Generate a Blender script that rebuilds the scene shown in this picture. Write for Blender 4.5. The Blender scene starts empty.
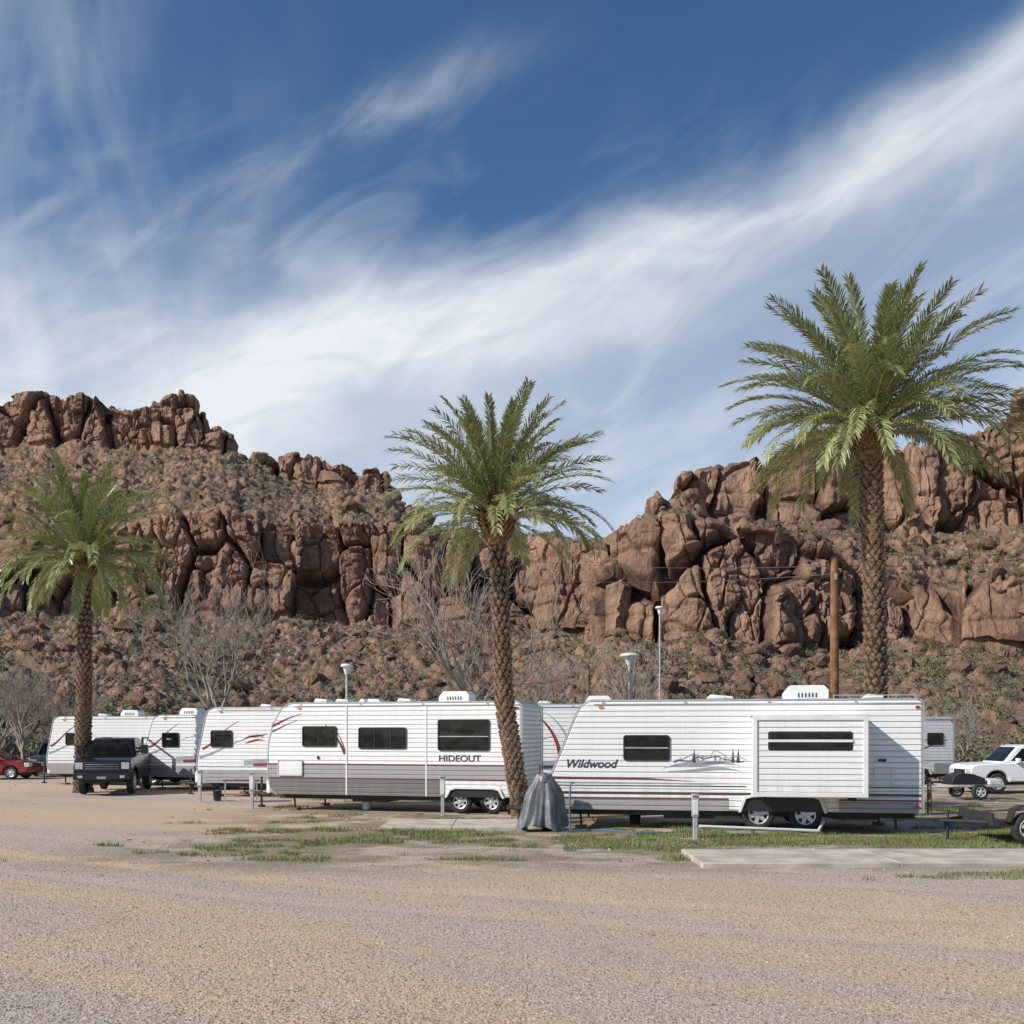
import bpy, math, random
import numpy as np
from mathutils import Vector, Matrix, Euler
random.seed(7); rng=np.random.default_rng(7)
scene=bpy.context.scene
scene.view_settings.view_transform='Standard'
try: scene.view_settings.look='None'
except Exception: pass
scene.view_settings.exposure=0
# ------------------------------------------------------------------ node helpers
class NT:
    def __init__(s,tree): s.t=tree; s.n=tree.nodes; s.l=tree.links
    def new(s,ty,**k):
        n=s.n.new(ty)
        for a,b in k.items(): setattr(n,a,b)
        return n
    def put(s,sock,v):
        if isinstance(v,bpy.types.NodeSocket): s.l.new(v,sock)
        else:
            if hasattr(sock.default_value,'__len__') and isinstance(v,(tuple,list)):
                v=tuple(v)
                if len(sock.default_value)==4 and len(v)==3: v=v+(1,)
            sock.default_value=v
    def m(s,op,a,b=None,c=None,clamp=False):
        n=s.new('ShaderNodeMath',operation=op); n.use_clamp=clamp
        s.put(n.inputs[0],a)
        if b is not None: s.put(n.inputs[1],b)
        if c is not None: s.put(n.inputs[2],c)
        return n.outputs[0]
    def noise(s,vec,scale,detail=4,rough=.55,dist=0):
        n=s.new('ShaderNodeTexNoise'); 
        if vec is not None: s.l.new(vec,n.inputs['Vector'])
        n.inputs['Scale'].default_value=scale; n.inputs['Detail'].default_value=detail
        n.inputs['Roughness'].default_value=rough; n.inputs['Distortion'].default_value=dist
        return n.outputs[0]
    def vor(s,vec,scale,out='Distance',feature='F1'):
        n=s.new('ShaderNodeTexVoronoi',feature=feature); s.l.new(vec,n.inputs['Vector']); n.inputs['Scale'].default_value=scale
        return n.outputs[out]
    def mix(s,f,a,b,blend='MIX'):
        n=s.new('ShaderNodeMix',data_type='RGBA',blend_type=blend)
        s.put(n.inputs[0],f); s.put(n.inputs[6],a); s.put(n.inputs[7],b)
        return n.outputs[2]
    def ss(s,x,a,b,lo=0.,hi=1.):
        n=s.new('ShaderNodeMapRange',interpolation_type='SMOOTHSTEP')
        s.put(n.inputs[0],x); n.inputs[1].default_value=a; n.inputs[2].default_value=b
        n.inputs[3].default_value=lo; n.inputs[4].default_value=hi
        return n.outputs[0]
    def comb(s,x,y,z=0.):
        n=s.new('ShaderNodeCombineXYZ'); s.put(n.inputs[0],x); s.put(n.inputs[1],y); s.put(n.inputs[2],z); return n.outputs[0]
    def sep(s,v):
        n=s.new('ShaderNodeSeparateXYZ'); s.l.new(v,n.inputs[0]); return n.outputs
    def bump(s,h,strength=.5,dist=.02,nrm=None):
        n=s.new('ShaderNodeBump'); s.l.new(h,n.inputs['Height']); n.inputs['Strength'].default_value=strength
        n.inputs['Distance'].default_value=dist
        if nrm is not None: s.l.new(nrm,n.inputs['Normal'])
        return n.outputs[0]
    def mapv(s,v,sc=(1,1,1),rot=(0,0,0)):
        n=s.new('ShaderNodeMapping'); s.l.new(v,n.inputs[0]); n.inputs['Scale'].default_value=sc; n.inputs['Rotation'].default_value=rot; return n.outputs[0]
def newmat(name):
    m=bpy.data.materials.new(name); m.use_nodes=True
    nt=NT(m.node_tree); b=m.node_tree.nodes['Principled BSDF']
    tc=nt.new('ShaderNodeTexCoord')
    return m,nt,b,tc.outputs['Object']
def simple(name,col,rough=.6,metal=0.,var=.15,scale=3.,bump=0.,bscale=40.,dirt=None,spec=.5):
    m,nt,b,co=newmat(name)
    n=nt.noise(co,scale,4,.6)
    f=nt.ss(n,.3,.7)
    c=nt.mix(f,tuple(x*(1-var) for x in col),tuple(min(1,x*(1+var)) for x in col))
    if dirt:
        z=nt.sep(co)[2]; n2=nt.noise(co,2.5,5,.7)
        d=nt.m('MULTIPLY',nt.ss(z,dirt[0],dirt[1],1,0),nt.ss(n2,.35,.7))
        c=nt.mix(nt.m('MULTIPLY',d,.6),c,(.22,.16,.11))
    nt.put(b.inputs['Base Color'],c); b.inputs['Roughness'].default_value=rough; b.inputs['Metallic'].default_value=metal
    b.inputs['Specular IOR Level'].default_value=spec
    if bump>0:
        nt.put(b.inputs['Normal'],nt.bump(nt.noise(co,bscale,4,.6),bump,.01))
    return m
# ------------------------------------------------------------------ mesh builder
class MB:
    def __init__(s): s.v=[]; s.f=[]; s.mi=[]
    def add(s,vs,fs,m=0):
        o=len(s.v); s.v.extend([tuple(p) for p in vs]); s.f.extend([tuple(i+o for i in f) for f in fs]); s.mi.extend([m]*len(fs))
    def box(s,x0,x1,y0,y1,z0,z1,m=0):
        s.add([(x0,y0,z0),(x1,y0,z0),(x1,y1,z0),(x0,y1,z0),(x0,y0,z1),(x1,y0,z1),(x1,y1,z1),(x0,y1,z1)],
              [(0,3,2,1),(4,5,6,7),(0,1,5,4),(1,2,6,5),(2,3,7,6),(3,0,4,7)],m)
    def prism(s,poly,y0,y1,m=0,hw=None):
        n=len(poly)
        if hw: vs=[(x,-hw(z),z) for x,z in poly]+[(x,hw(z),z) for x,z in poly]
        else: vs=[(x,y0,z) for x,z in poly]+[(x,y1,z) for x,z in poly]
        s.add(vs,[tuple(range(n)),tuple(range(2*n-1,n-1,-1))]+[(i,i+n,(i+1)%n+n,(i+1)%n) for i in range(n)],m)
    def cyl(s,p0,p1,r0,r1=None,n=12,m=0,cap=True):
        if r1 is None: r1=r0
        p0=Vector(p0);p1=Vector(p1);d=(p1-p0).normalized()
        a=d.orthogonal().normalized(); b=d.cross(a)
        vs=[]
        for p,r in((p0,r0),(p1,r1)):
            for i in range(n):
                t=2*math.pi*i/n; vs.append(p+a*math.cos(t)*r+b*math.sin(t)*r)
        fs=[(i,(i+1)%n,(i+1)%n+n,i+n) for i in range(n)]
        if cap: fs+= [tuple(range(n-1,-1,-1)),tuple(range(n,2*n))]
        s.add(vs,fs,m)
    def tube(s,pts,rs,n=8,m=0):
        vs=[];prev=None
        for i,p in enumerate(pts):
            p=Vector(p); d=(Vector(pts[min(i+1,len(pts)-1)])-Vector(pts[max(i-1,0)]))
            d=d.normalized() if d.length>1e-9 else Vector((0,0,1))
            if prev is None: a=d.orthogonal().normalized()
            else:
                a=(prev-d*prev.dot(d)); a=a.normalized() if a.length>1e-6 else d.orthogonal().normalized()
            prev=a; b=d.cross(a); r=rs[i] if hasattr(rs,'__len__') else rs
            for k in range(n):
                t=2*math.pi*k/n; vs.append(p+a*math.cos(t)*r+b*math.sin(t)*r)
        fs=[]
        for i in range(len(pts)-1):
            for k in range(n):
                fs.append((i*n+k,i*n+(k+1)%n,(i+1)*n+(k+1)%n,(i+1)*n+k))
        fs+=[tuple(range(n-1,-1,-1)),tuple(range((len(pts)-1)*n,len(pts)*n))]
        s.add(vs,fs,m)
    def lathe(s,c,prof,n=24,m=0,axis='y'):
        vs=[];k=len(prof)
        for i in range(n):
            t=2*math.pi*i/n
            for r,h in prof:
                if axis=='y': vs.append((c[0]+r*math.cos(t),c[1]+h,c[2]+r*math.sin(t)))
                else: vs.append((c[0]+r*math.cos(t),c[1]+r*math.sin(t),c[2]+h))
        fs=[(i*k+j,((i+1)%n)*k+j,((i+1)%n)*k+j+1,i*k+j+1) for i in range(n) for j in range(k-1)]
        s.add(vs,fs,m)
    def build(s,name,mats,parent=None,bevel=0.,smooth=False,seg=2,ang=35):
        me=bpy.data.meshes.new(name); me.from_pydata(s.v,[],s.f)
        for m in mats: me.materials.append(m)
        me.polygons.foreach_set('material_index',s.mi)
        me.update()
        import bmesh
        bm=bmesh.new(); bm.from_mesh(me); bmesh.ops.recalc_face_normals(bm,faces=bm.faces); bm.to_mesh(me); bm.free()
        ob=bpy.data.objects.new(name,me); scene.collection.objects.link(ob)
        if parent: ob.parent=parent
        if bevel>0:
            b=ob.modifiers.new('bevel','BEVEL'); b.width=bevel; b.segments=seg; b.limit_method='ANGLE'; b.angle_limit=math.radians(ang)
            b.harden_normals=False
        if smooth or bevel>0:
            me.polygons.foreach_set('use_smooth',[True]*len(me.polygons))
            try: 
                me.set_sharp_from_angle(angle=math.radians(40))
            except Exception: pass
        return ob
def empty(name,loc=(0,0,0),rz=0.):
    e=bpy.data.objects.new(name,None); e.location=loc; e.rotation_euler=(0,0,rz); e.empty_display_size=.3
    scene.collection.objects.link(e); return e
def npmesh(name,V,F,mats,mi=None,smooth=False,attrs=None,parent=None):
    me=bpy.data.meshes.new(name); V=np.asarray(V,dtype=np.float32); F=np.asarray(F,dtype=np.int32)
    k=F.shape[1]
    me.vertices.add(len(V)); me.vertices.foreach_set('co',V.ravel())
    me.loops.add(F.size); me.loops.foreach_set('vertex_index',F.ravel())
    me.polygons.add(len(F)); me.polygons.foreach_set('loop_start',np.arange(0,F.size,k,dtype=np.int32))
    try: me.polygons.foreach_set('loop_total',np.full(len(F),k,dtype=np.int32))
    except Exception: pass
    for m in mats: me.materials.append(m)
    if mi is not None: me.polygons.foreach_set('material_index',np.asarray(mi,dtype=np.int32))
    me.polygons.foreach_set('use_smooth',np.full(len(F),smooth,dtype=bool))
    if attrs:
        for n,a in attrs.items():
            at=me.attributes.new(n,'FLOAT','POINT'); at.data.foreach_set('value',np.asarray(a,dtype=np.float32).ravel())
    me.update(calc_edges=True); me.validate()
    ob=bpy.data.objects.new(name,me); scene.collection.objects.link(ob)
    if parent: ob.parent=parent
    return ob
# ------------------------------------------------------------------ numpy noise
def h2(ix,iy,seed=0):
    ix=ix.astype(np.int64);iy=iy.astype(np.int64)
    h=(ix*374761393+iy*668265263+seed*982451653)&0xffffffff
    h=((h^(h>>13))*1274126177)&0xffffffff
    h=((h^(h>>16))*2246822519)&0xffffffff
    h=h^(h>>15)
    return (h&0xffffff)/float(0xffffff)
def vn(x,y,seed=0):
    x=np.asarray(x,float);y=np.asarray(y,float)
    ix=np.floor(x);iy=np.floor(y);fx=x-ix;fy=y-iy
    fx=fx*fx*(3-2*fx);fy=fy*fy*(3-2*fy)
    return (h2(ix,iy,seed)*(1-fx)+h2(ix+1,iy,seed)*fx)*(1-fy)+(h2(ix,iy+1,seed)*(1-fx)+h2(ix+1,iy+1,seed)*fx)*fy
def fbm(x,y,o=4,seed=0,g=.5):
    t=0;a=1;n=0
    for i in range(o):
        t=t+a*(vn(np.asarray(x)*2**i+17.3*i,np.asarray(y)*2**i+5.7*i,seed+i)-.5); n+=a; a*=g
    return t/n*2
def voro(x,y,seed=0,full=False):
    ix=np.floor(x);iy=np.floor(y)
    F1=np.full(x.shape,9.);F2=np.full(x.shape,9.);C=np.zeros(x.shape);DX=np.zeros(x.shape);DY=np.zeros(x.shape)
    for dx in(-1,0,1):
        for dy in(-1,0,1):
            cx=ix+dx;cy=iy+dy
            px=cx+.5+.84*(h2(cx,cy,seed)-.5);py=cy+.5+.84*(h2(cx,cy,seed+1)-.5)
            d=np.hypot(px-x,py-y); r=h2(cx,cy,seed+2)
            nw=d<F1
            F2=np.where(nw,F1,np.minimum(F2,d)); C=np.where(nw,r,C); F1=np.where(nw,d,F1)
            if full: DX=np.where(nw,x-px,DX);DY=np.where(nw,y-py,DY)
    if full: return F1,F2,C,DX,DY
    return F1,F2,C
def sst(x,a,b):
    t=np.clip((x-a)/(b-a),0,1); return t*t*(3-2*t)
# ------------------------------------------------------------------ camera
cam=bpy.data.cameras.new('camera'); co=bpy.data.objects.new('camera',cam); scene.collection.objects.link(co)
co.location=(0,0,2.2); co.rotation_euler=(math.radians(90),0,0)
cam.sensor_width=36; cam.lens=35.16; cam.shift_y=0.2178; cam.clip_end=6000; cam.clip_start=.1
scene.camera=co
# ------------------------------------------------------------------ light
sd=Vector((-1,-.45,.77)).normalized()
sun_el=math.asin(sd.z); sun_az=math.atan2(sd.x,sd.y)
L=bpy.data.lights.new('sun','SUN'); L.energy=5.0; L.angle=math.radians(.53); L.color=(1,.96,.89)
lo=bpy.data.objects.new('sun',L); scene.collection.objects.link(lo)
lo.rotation_euler=sd.to_track_quat('Z','Y').to_euler(); lo.location=(-40,-30,40)
w=bpy.data.worlds.new('World'); scene.world=w; w.use_nodes=True
nt=NT(w.node_tree); bg=w.node_tree.nodes['Background']
sky=nt.new('ShaderNodeTexSky',sky_type='NISHITA'); sky.sun_disc=False; sky.sun_elevation=sun_el; sky.sun_rotation=sun_az
sky.air_density=1.0; sky.dust_density=.2; sky.ozone_density=3.0; sky.altitude=600
tc=nt.new('ShaderNodeTexCoord'); D=tc.outputs['Generated']
X,Y,Z=nt.sep(D)
az=nt.m('ARCTAN2',X,Y); el=nt.m('ARCSINE',Z)
def gauss(v,w_): 
    q=nt.m('DIVIDE',v,w_); return nt.m('EXPONENT',nt.m('MULTIPLY',nt.m('MULTIPLY',q,q),-1.))
th=math.atan(.25)
ss_=nt.m('ADD',nt.m('MULTIPLY',az,math.cos(th)),nt.m('MULTIPLY',el,math.sin(th)))
tt=nt.m('ADD',nt.m('MULTIPLY',az,-math.sin(th)),nt.m('MULTIPLY',el,math.cos(th)))
bv=nt.comb(ss_,tt)
warp=nt.noise(nt.mapv(bv,(3.6,6,1)),1.,5,.5)
tw=nt.m('ADD',tt,nt.m('MULTIPLY',nt.m('SUBTRACT',warp,.5),.13))
n1=nt.noise(nt.mapv(nt.comb(ss_,tw),(4.5,17,1)),1.,6,.55,.45)
n2=nt.noise(nt.mapv(nt.comb(ss_,tw),(2.0,5,1)),1.,4,.5,.3)
tb=nt.m('SUBTRACT',tw,.402)
up=nt.m('MAXIMUM',tb,0.); dn=nt.m('MINIMUM',tb,0.)
wup=nt.m('ADD',.030,nt.m('MULTIPLY',nt.ss(ss_,.25,-.4),.055))
wdn=nt.m('ADD',.045,nt.m('MULTIPLY',nt.ss(ss_,.5,-.4),.06))
band=nt.m('MULTIPLY',gauss(up,wup),gauss(dn,wdn))
dens=nt.m('MULTIPLY',band,nt.ss(n1,.25,.72,.40,.88)); dens=nt.m('MULTIPLY',dens,nt.ss(ss_,.45,-.1,.80,1.0))
veil=nt.m('MULTIPLY',nt.ss(tb,.06,-.10),nt.ss(n2,.25,.75,.26,.46))
veil=nt.m('ADD',veil,nt.ss(el,.30,.08,0,.22))
rv=nt.comb(nt.m('ADD',nt.m('MULTIPLY',az,.88),nt.m('MULTIPLY',el,.47)),nt.m('ADD',nt.m('MULTIPLY',az,-.47),nt.m('MULTIPLY',el,.88)))
n3=nt.noise(nt.mapv(rv,(6,17,1)),1.,6,.56,.8)
ra=nt.m('SUBTRACT',nt.m('ADD',nt.m('MULTIPLY',az,-.47),nt.m('MULTIPLY',el,.88)),.545)
sa=nt.m('SUBTRACT',nt.m('ADD',nt.m('MULTIPLY',az,.88),nt.m('MULTIPLY',el,.47)),.14)
w1=nt.m('MULTIPLY',nt.m('MULTIPLY',gauss(nt.m('ADD',ra,nt.m('ADD',nt.m('MULTIPLY',nt.m('SUBTRACT',warp,.5),.14),nt.m('MULTIPLY',nt.m('MULTIPLY',sa,sa),1.1))),.020),gauss(sa,.11)),nt.ss(n3,.32,.68,.03,.46))
n4=nt.noise(nt.mapv(nt.comb(az,el),(8,3.2,1),(0,0,.3)),1.,5,.52,.7)
leftw=nt.m('MULTIPLY',nt.ss(az,-.14,-.46),nt.ss(n4,.38,.72,.02,.28))
genw=nt.m('MULTIPLY',nt.ss(el,.60,.42),nt.ss(n3,.42,.75,0,.22))
tot=nt.m('ADD',nt.m('ADD',dens,veil),nt.m('ADD',w1,nt.m('ADD',leftw,genw)))
tot=nt.m('MULTIPLY',tot,nt.ss(Z,-.02,.05)); tot=nt.m('MULTIPLY',tot,nt.ss(nt.m('ABSOLUTE',az),1.7,.75,.06,1))
tot=nt.m('MINIMUM',tot,.95)
hs=nt.new('ShaderNodeHueSaturation'); hs.inputs['Saturation'].default_value=1.16; hs.inputs['Value'].default_value=1.32
nt.l.new(sky.outputs[0],hs.inputs['Color'])
col=nt.mix(tot,hs.outputs[0],(10.2,10.6,11.1))
nt.l.new(col,bg.inputs['Color']); bg.inputs['Strength'].default_value=.085
# ------------------------------------------------------------------ materials
def rock_mat(name,dark=1.):
    m,nt,b,co=newmat(name)
    at=nt.new('ShaderNodeAttribute'); at.attribute_name='cell'; cell=at.outputs['Fac']
    at2=nt.new('ShaderNodeAttribute'); at2.attribute_name='cliff'; cl=at2.outputs['Fac']
    at3=nt.new('ShaderNodeAttribute'); at3.attribute_name='crev'; cr=at3.outputs['Fac']
    ge=nt.new('ShaderNodeNewGeometry')
    nz=nt.sep(ge.outputs['Normal'])[2]
    sv=nt.mapv(co,(1,1,.35))
    nA=nt.noise(sv,.22,5,.62); nB=nt.noise(sv,1.4,6,.68); nC=nt.noise(co,5,3,.6)
    nV=nt.noise(nt.mapv(co,(1,1,.10)),.8,5,.6)
    k=dark
    rock=nt.mix(nt.ss(nA,.36,.62),(.235*k,.138*k,.096*k),(.47*k,.29*k,.195*k))
    rock=nt.mix(nt.ss(cell,0,1,0,.6),rock,(.345*k,.205*k,.14*k))
    rock=nt.mix(nt.m('MULTIPLY',nt.ss(nV,.52,.64),.5),rock,(.12*k,.078*k,.062*k))
    rock=nt.mix(nt.m('MULTIPLY',nt.ss(nB,.52,.66),.5),rock,(.12*k,.08*k,.064*k))
    rock=nt.mix(nt.m('MULTIPLY',nt.ss(nC,.55,.75),.3),rock,(.52*k,.37*k,.27*k))
    nD=nt.noise(co,.35,5,.65); nE=nt.noise(co,2.2,5,.7); nF=nt.vor(co,1.4)
    soil=nt.mix(nt.ss(nD,.35,.65),(.195,.145,.102),(.32,.245,.172))
    soil=nt.mix(nt.ss(nE,.50,.62,0,.7),soil,(.10,.095,.06))
    soil=nt.mix(nt.ss(nF,.12,.3,.6,0),soil,(.21,.14,.10))
    soil=nt.mix(nt.m('MULTIPLY',nt.ss(nt.noise(co,.09,2,.5),.42,.62),.35),soil,(.15,.14,.085))
    f=nt.m('MULTIPLY',nt.ss(nz,.55,.85),nt.ss(cl,.9,.3,.3,1))
    c=nt.mix(f,rock,soil)
    c=nt.mix(nt.m('MULTIPLY',nt.ss(cr,.3,1.),.65),c,(.04,.028,.023))  # crevice shade painted into the rock colour, on top of the real cracks
    nt.put(b.inputs['Base Color'],c); b.inputs['Roughness'].default_value=.95; b.inputs['Specular IOR Level'].default_value=.12
    hh=nt.noise(sv,1.3,6,.7)
    nt.put(b.inputs['Normal'],nt.bump(hh,1.,.9))
    return m
M_rock=rock_mat('rock_material'); M_boul=rock_mat('boulder_material',.74)
# ------------------------------------------------------------------ hills
def blocks1d(s,w_,amp,seed):
    u=s/w_+.6*fbm(s/w_/3,s*0,2,seed)
    i=np.floor(u);f=u-i
    r=h2(i,i*0,seed); 
    return amp*((r-.45)*1.4+.75*np.sqrt(np.clip(1-(2*f-1)**6,0,1))-.55)
def interp_cols(b,tab): 
    t=np.array(tab); return np.interp(b,t[:,0],t[:,1])
slope_pts=[]
def build_hill(name,bear,layers,rows,masks,seed,edge=None,cs=1.,tall=1.):
    nc=len(bear); K=len(layers)
    Ys=[];Zs=[];Ms=[]
    for k in range(K-1):
        n=rows[k]; t=(np.arange(n)/n)[:,None]
        Y0,Z0=layers[k];Y1,Z1=layers[k+1]
        Ys.append(Y0*(1-t)+Y1*t);Zs.append(Z0*(1-t)+Z1*t);Ms.append(np.full((n,nc),float(masks[k])))
    Ys.append(layers[-1][0][None,:]);Zs.append(layers[-1][1][None,:]);Ms.append(np.full((1,nc),float(masks[-1])))
    Y=np.vstack(Ys);Z=np.vstack(Zs);M=np.vstack(Ms)
    def sm(A,n):
        for _ in range(n): 
            B=A.copy(); B[1:-1]=(A[:-2]+2*A[1:-1]+A[2:])/4; A=B
        return A
    Y=sm(Y,4);Z=sm(Z,4);M=sm(M,14)
    X=bear[None,:]*Y
    if edge is not None: Y=Y+edge[None,:]
    S=X+ (edge[None,:]*.8 if edge is not None else 0)
    P=np.stack([X,Y,Z],-1)
    du=np.gradient(P,axis=1);dv=np.gradient(P,axis=0)
    N=np.cross(du,dv); N/=np.linalg.norm(N,axis=-1,keepdims=True)+1e-9
    wx=fbm(S/8,Z/10,3,seed+5)*1.3; wz=fbm(S/9,Z/6,3,seed+9)*2.2
    F1,F2,C1,DX,DY=voro((S+wx)/(5.4*cs),(Z+wz)/(13.5*cs*tall)+Y*.02,seed+11,True)
    e1=sst(F2-F1,0,.18)
    G1,G2,C2,EX,EY=voro((S+wx*.7)/(2.1*cs),(Z+wz)/(5.0*cs*tall)+Y*.05,seed+21,True)
    e2=sst(G2-G1,0,.15)
    R1,R2,C4=voro((S+wx*.7)/(.85*cs),(Z+wz*.6)/(1.35*cs)+Y*.1,seed+27)
    e3=sst(R2-R1,0,.25)
    lay=np.abs(np.sin((Z+.7*wz+.05*S)*.95))**10
    hard=sst(vn(S/14,Z/10,seed+71),.25,.6)
    q1=np.modf(C1*17.3)[0]-.5;q2=np.modf(C1*41.7)[0]-.5;q3=np.modf(C2*23.1)[0]-.5;q4=np.modf(C2*57.9)[0]-.5
    dc=(e1-.8)*2.1-np.clip(F1-.25,0,1)*1.0+(C1-.5)*3.6+(DX*q1*3.2+DY*q2*2.4)+((e2-.8)*.75+(C2-.5)*1.2+EX*q3*1.5+EY*q4*1.0)*(.3+.7*hard)+((e3-.7)*.2+(C4-.5)*.28)*hard+fbm(S/1.2,Z/1.6,3,seed+31)*.32-lay*.35
    H1,H2_,C3=voro(X/2.4+.3*wx,Y/2.4,seed+41)
    I1,I2,C5=voro(X/1.05,Y/1.05+.2*wz,seed+51)
    ds=np.sqrt(np.clip(.42-H1,0,1))*1.4*(C3>.6)*(C3) + np.sqrt(np.clip(.42-I1,0,1))*.6*(C5>.45)+fbm(X/14,Y/14,4,seed+61)*2.2+fbm(X/3,Y/3,3,seed+63)*.45
    Mn=np.clip(M+fbm(S/7,Z/4,4,seed+81)*1.0*(M*(1-M)*4+.10),0,1)
    fade=sst(Z,-.5,2.5)
    Dp=dc*Mn+ds*(1-Mn)*fade
    P=P+N*Dp[...,None]
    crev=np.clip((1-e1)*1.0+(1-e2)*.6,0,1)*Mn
    nr=P.shape[0]
    idx=np.arange(nr*nc).reshape(nr,nc)
    F=np.stack([idx[:-1,:-1],idx[:-1,1:],idx[1:,1:],idx[1:,:-1]],-1).reshape(-1,4)
    cell=np.where(Mn>.5,C1*.6+C2*.4,C3)
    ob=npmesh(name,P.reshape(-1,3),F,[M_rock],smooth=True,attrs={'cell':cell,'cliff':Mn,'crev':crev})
    try: ob.data.set_sharp_from_angle(angle=math.radians(42))
    except Exception: pass
    sel=(Mn<.3)
    slope_pts.append((P[sel],N[sel]))
    return P
b=np.arange(-.80,.34,.00098)
def wob(s,a1,a2,sd_): return a1*fbm(s/22,s*0+3,3,sd_)+a2*fbm(s/7,s*0+9,3,sd_+3)
s=b*150
foot=interp_cols(b,[(-.8,22),(-.4,21.3),(-.3,20.4),(-.2,19.4),(-.1,18.6),(0,18.2),(.05,17.5),(.1,16.5),(.35,15)])
top=interp_cols(b,[(-.8,32),(-.512,32.4),(-.4,34.6),(-.3,35.4),(-.2,34.6),(-.1,33.2),(0,31.6),(.05,30.6),(.35,30)])
yo=wob(s,8,4,100)
foot=foot+1.6*fbm(s/10,s*0,3,101); top=top+blocks1d(s,5.2,1.4,5)
uf=interp_cols(b,[(-.8,62),(-.512,61),(-.41,61.7),(-.38,61.2),(-.31,59.6),(-.277,59),(-.252,57.8),(-.21,52.8),(-.17,52),(-.127,51),(-.112,47.3),(-.07,43.2),(-.01,41),(.05,39.6),(.1,38.9),(.35,36)])
ut=interp_cols(b,[(-.8,76),(-.60,74),(-.512,73.3),(-.472,73.4),(-.412,72),(-.388,70.0),(-.362,70.7),(-.322,71),(-.308,69.4),(-.301,63.5),(-.295,65.5),(-.284,64.7),(-.274,60.2),(-.262,59),(-.222,58.2),(-.21,58.4),(-.17,57.8),(-.137,57.2),(-.126,55.5),(-.119,49.6),(-.07,44.2),(-.01,41.8),(.05,40.2),(.1,39.4),(.35,36.5)])
s2=b*205
amp=np.clip((ut-uf)/9,0.12,1)
ut=ut-.8*amp+blocks1d(s2,6.5,1.5,15)*amp
yo2=wob(s2,6,3,120)
Yc=lambda y,o=0: np.full_like(b,y)+o
layers=[(Yc(62),Yc(-.6)),(Yc(85),Yc(1.6)+1.2*fbm(s/15,s*0,2,77)),(Yc(118),Yc(9.5)+1.5*fbm(s/13,s*0,2,78)),(Yc(149,yo),foot),(Yc(152.5,yo*.97),top),(Yc(168,yo*.5),top+ (uf-top)*.22+.6),(Yc(205,yo2),uf),(Yc(207.5,yo2),ut),(Yc(225),ut+.5),(Yc(330),ut-12)]
P_left=build_hill('rocky_hill',b,layers,[50,100,130,160,36,115,95,14,6],[0,0,0,1,0,0,1,.4,0,0],200)
b=np.arange(.095,.80,.00094)
ne=140
edge=np.concatenate([np.linspace(90,0,ne),np.zeros(len(b))]); b=np.concatenate([np.linspace(.088,.0949,ne),b])
s=b*121+edge*.8
foot=interp_cols(b,[(.088,13),(.13,13),(.19,12.4),(.29,12.0),(.39,13),(.51,12.0),(.8,12.5)])+1.4*fbm(s/8,s*0,3,301)
top=interp_cols(b,[(.088,24.5),(.10,25.6),(.108,26.8),(.138,28),(.158,28.4),(.19,27.4),(.24,26.4),(.29,25.8),(.34,23.5),(.39,20.6),(.44,20.2),(.51,21.4),(.8,23)])+blocks1d(s,4.6,1.2,25)
uf=interp_cols(b,[(.088,26.5),(.10,28.2),(.138,30.4),(.168,31.6),(.238,31),(.29,30.2),(.39,30.9),(.51,31.4),(.8,33)])
ut=interp_cols(b,[(.088,27),(.10,28.6),(.128,31),(.145,33.6),(.152,34),(.158,33.2),(.165,37.9),(.19,39.4),(.216,39.4),(.222,40),(.25,42.2),(.29,43.2),(.34,43.5),(.37,44.2),(.385,42.5),(.43,44.4),(.478,45.8),(.5,46.5),(.512,49.3),(.6,50),(.8,52)])
amp=np.clip((ut-uf)/8,0.2,1); ut=ut+blocks1d(b*139+edge*.8,7,1.3,35)*amp
yo=wob(s,6,3.5,140); yo2=wob(b*139,4,2.2,150)
layers=[(Yc(60),Yc(-.8)),(Yc(78),Yc(1.4)+1.*fbm(s/12,s*0,2,87)),(Yc(100),Yc(6.8)+1.2*fbm(s/11,s*0,2,88)),(Yc(119,yo),foot),(Yc(123,yo),top),(Yc(137,yo2),uf),(Yc(139.5,yo2),ut),(Yc(152),ut+.8),(Yc(240),ut-8)]
P_right=build_hill('rocky_hill',b,layers,[50,80,100,160,70,130,14,6],[0,0,0,1,0,1,.4,0,0],400,edge=edge,cs=1.1)
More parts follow.
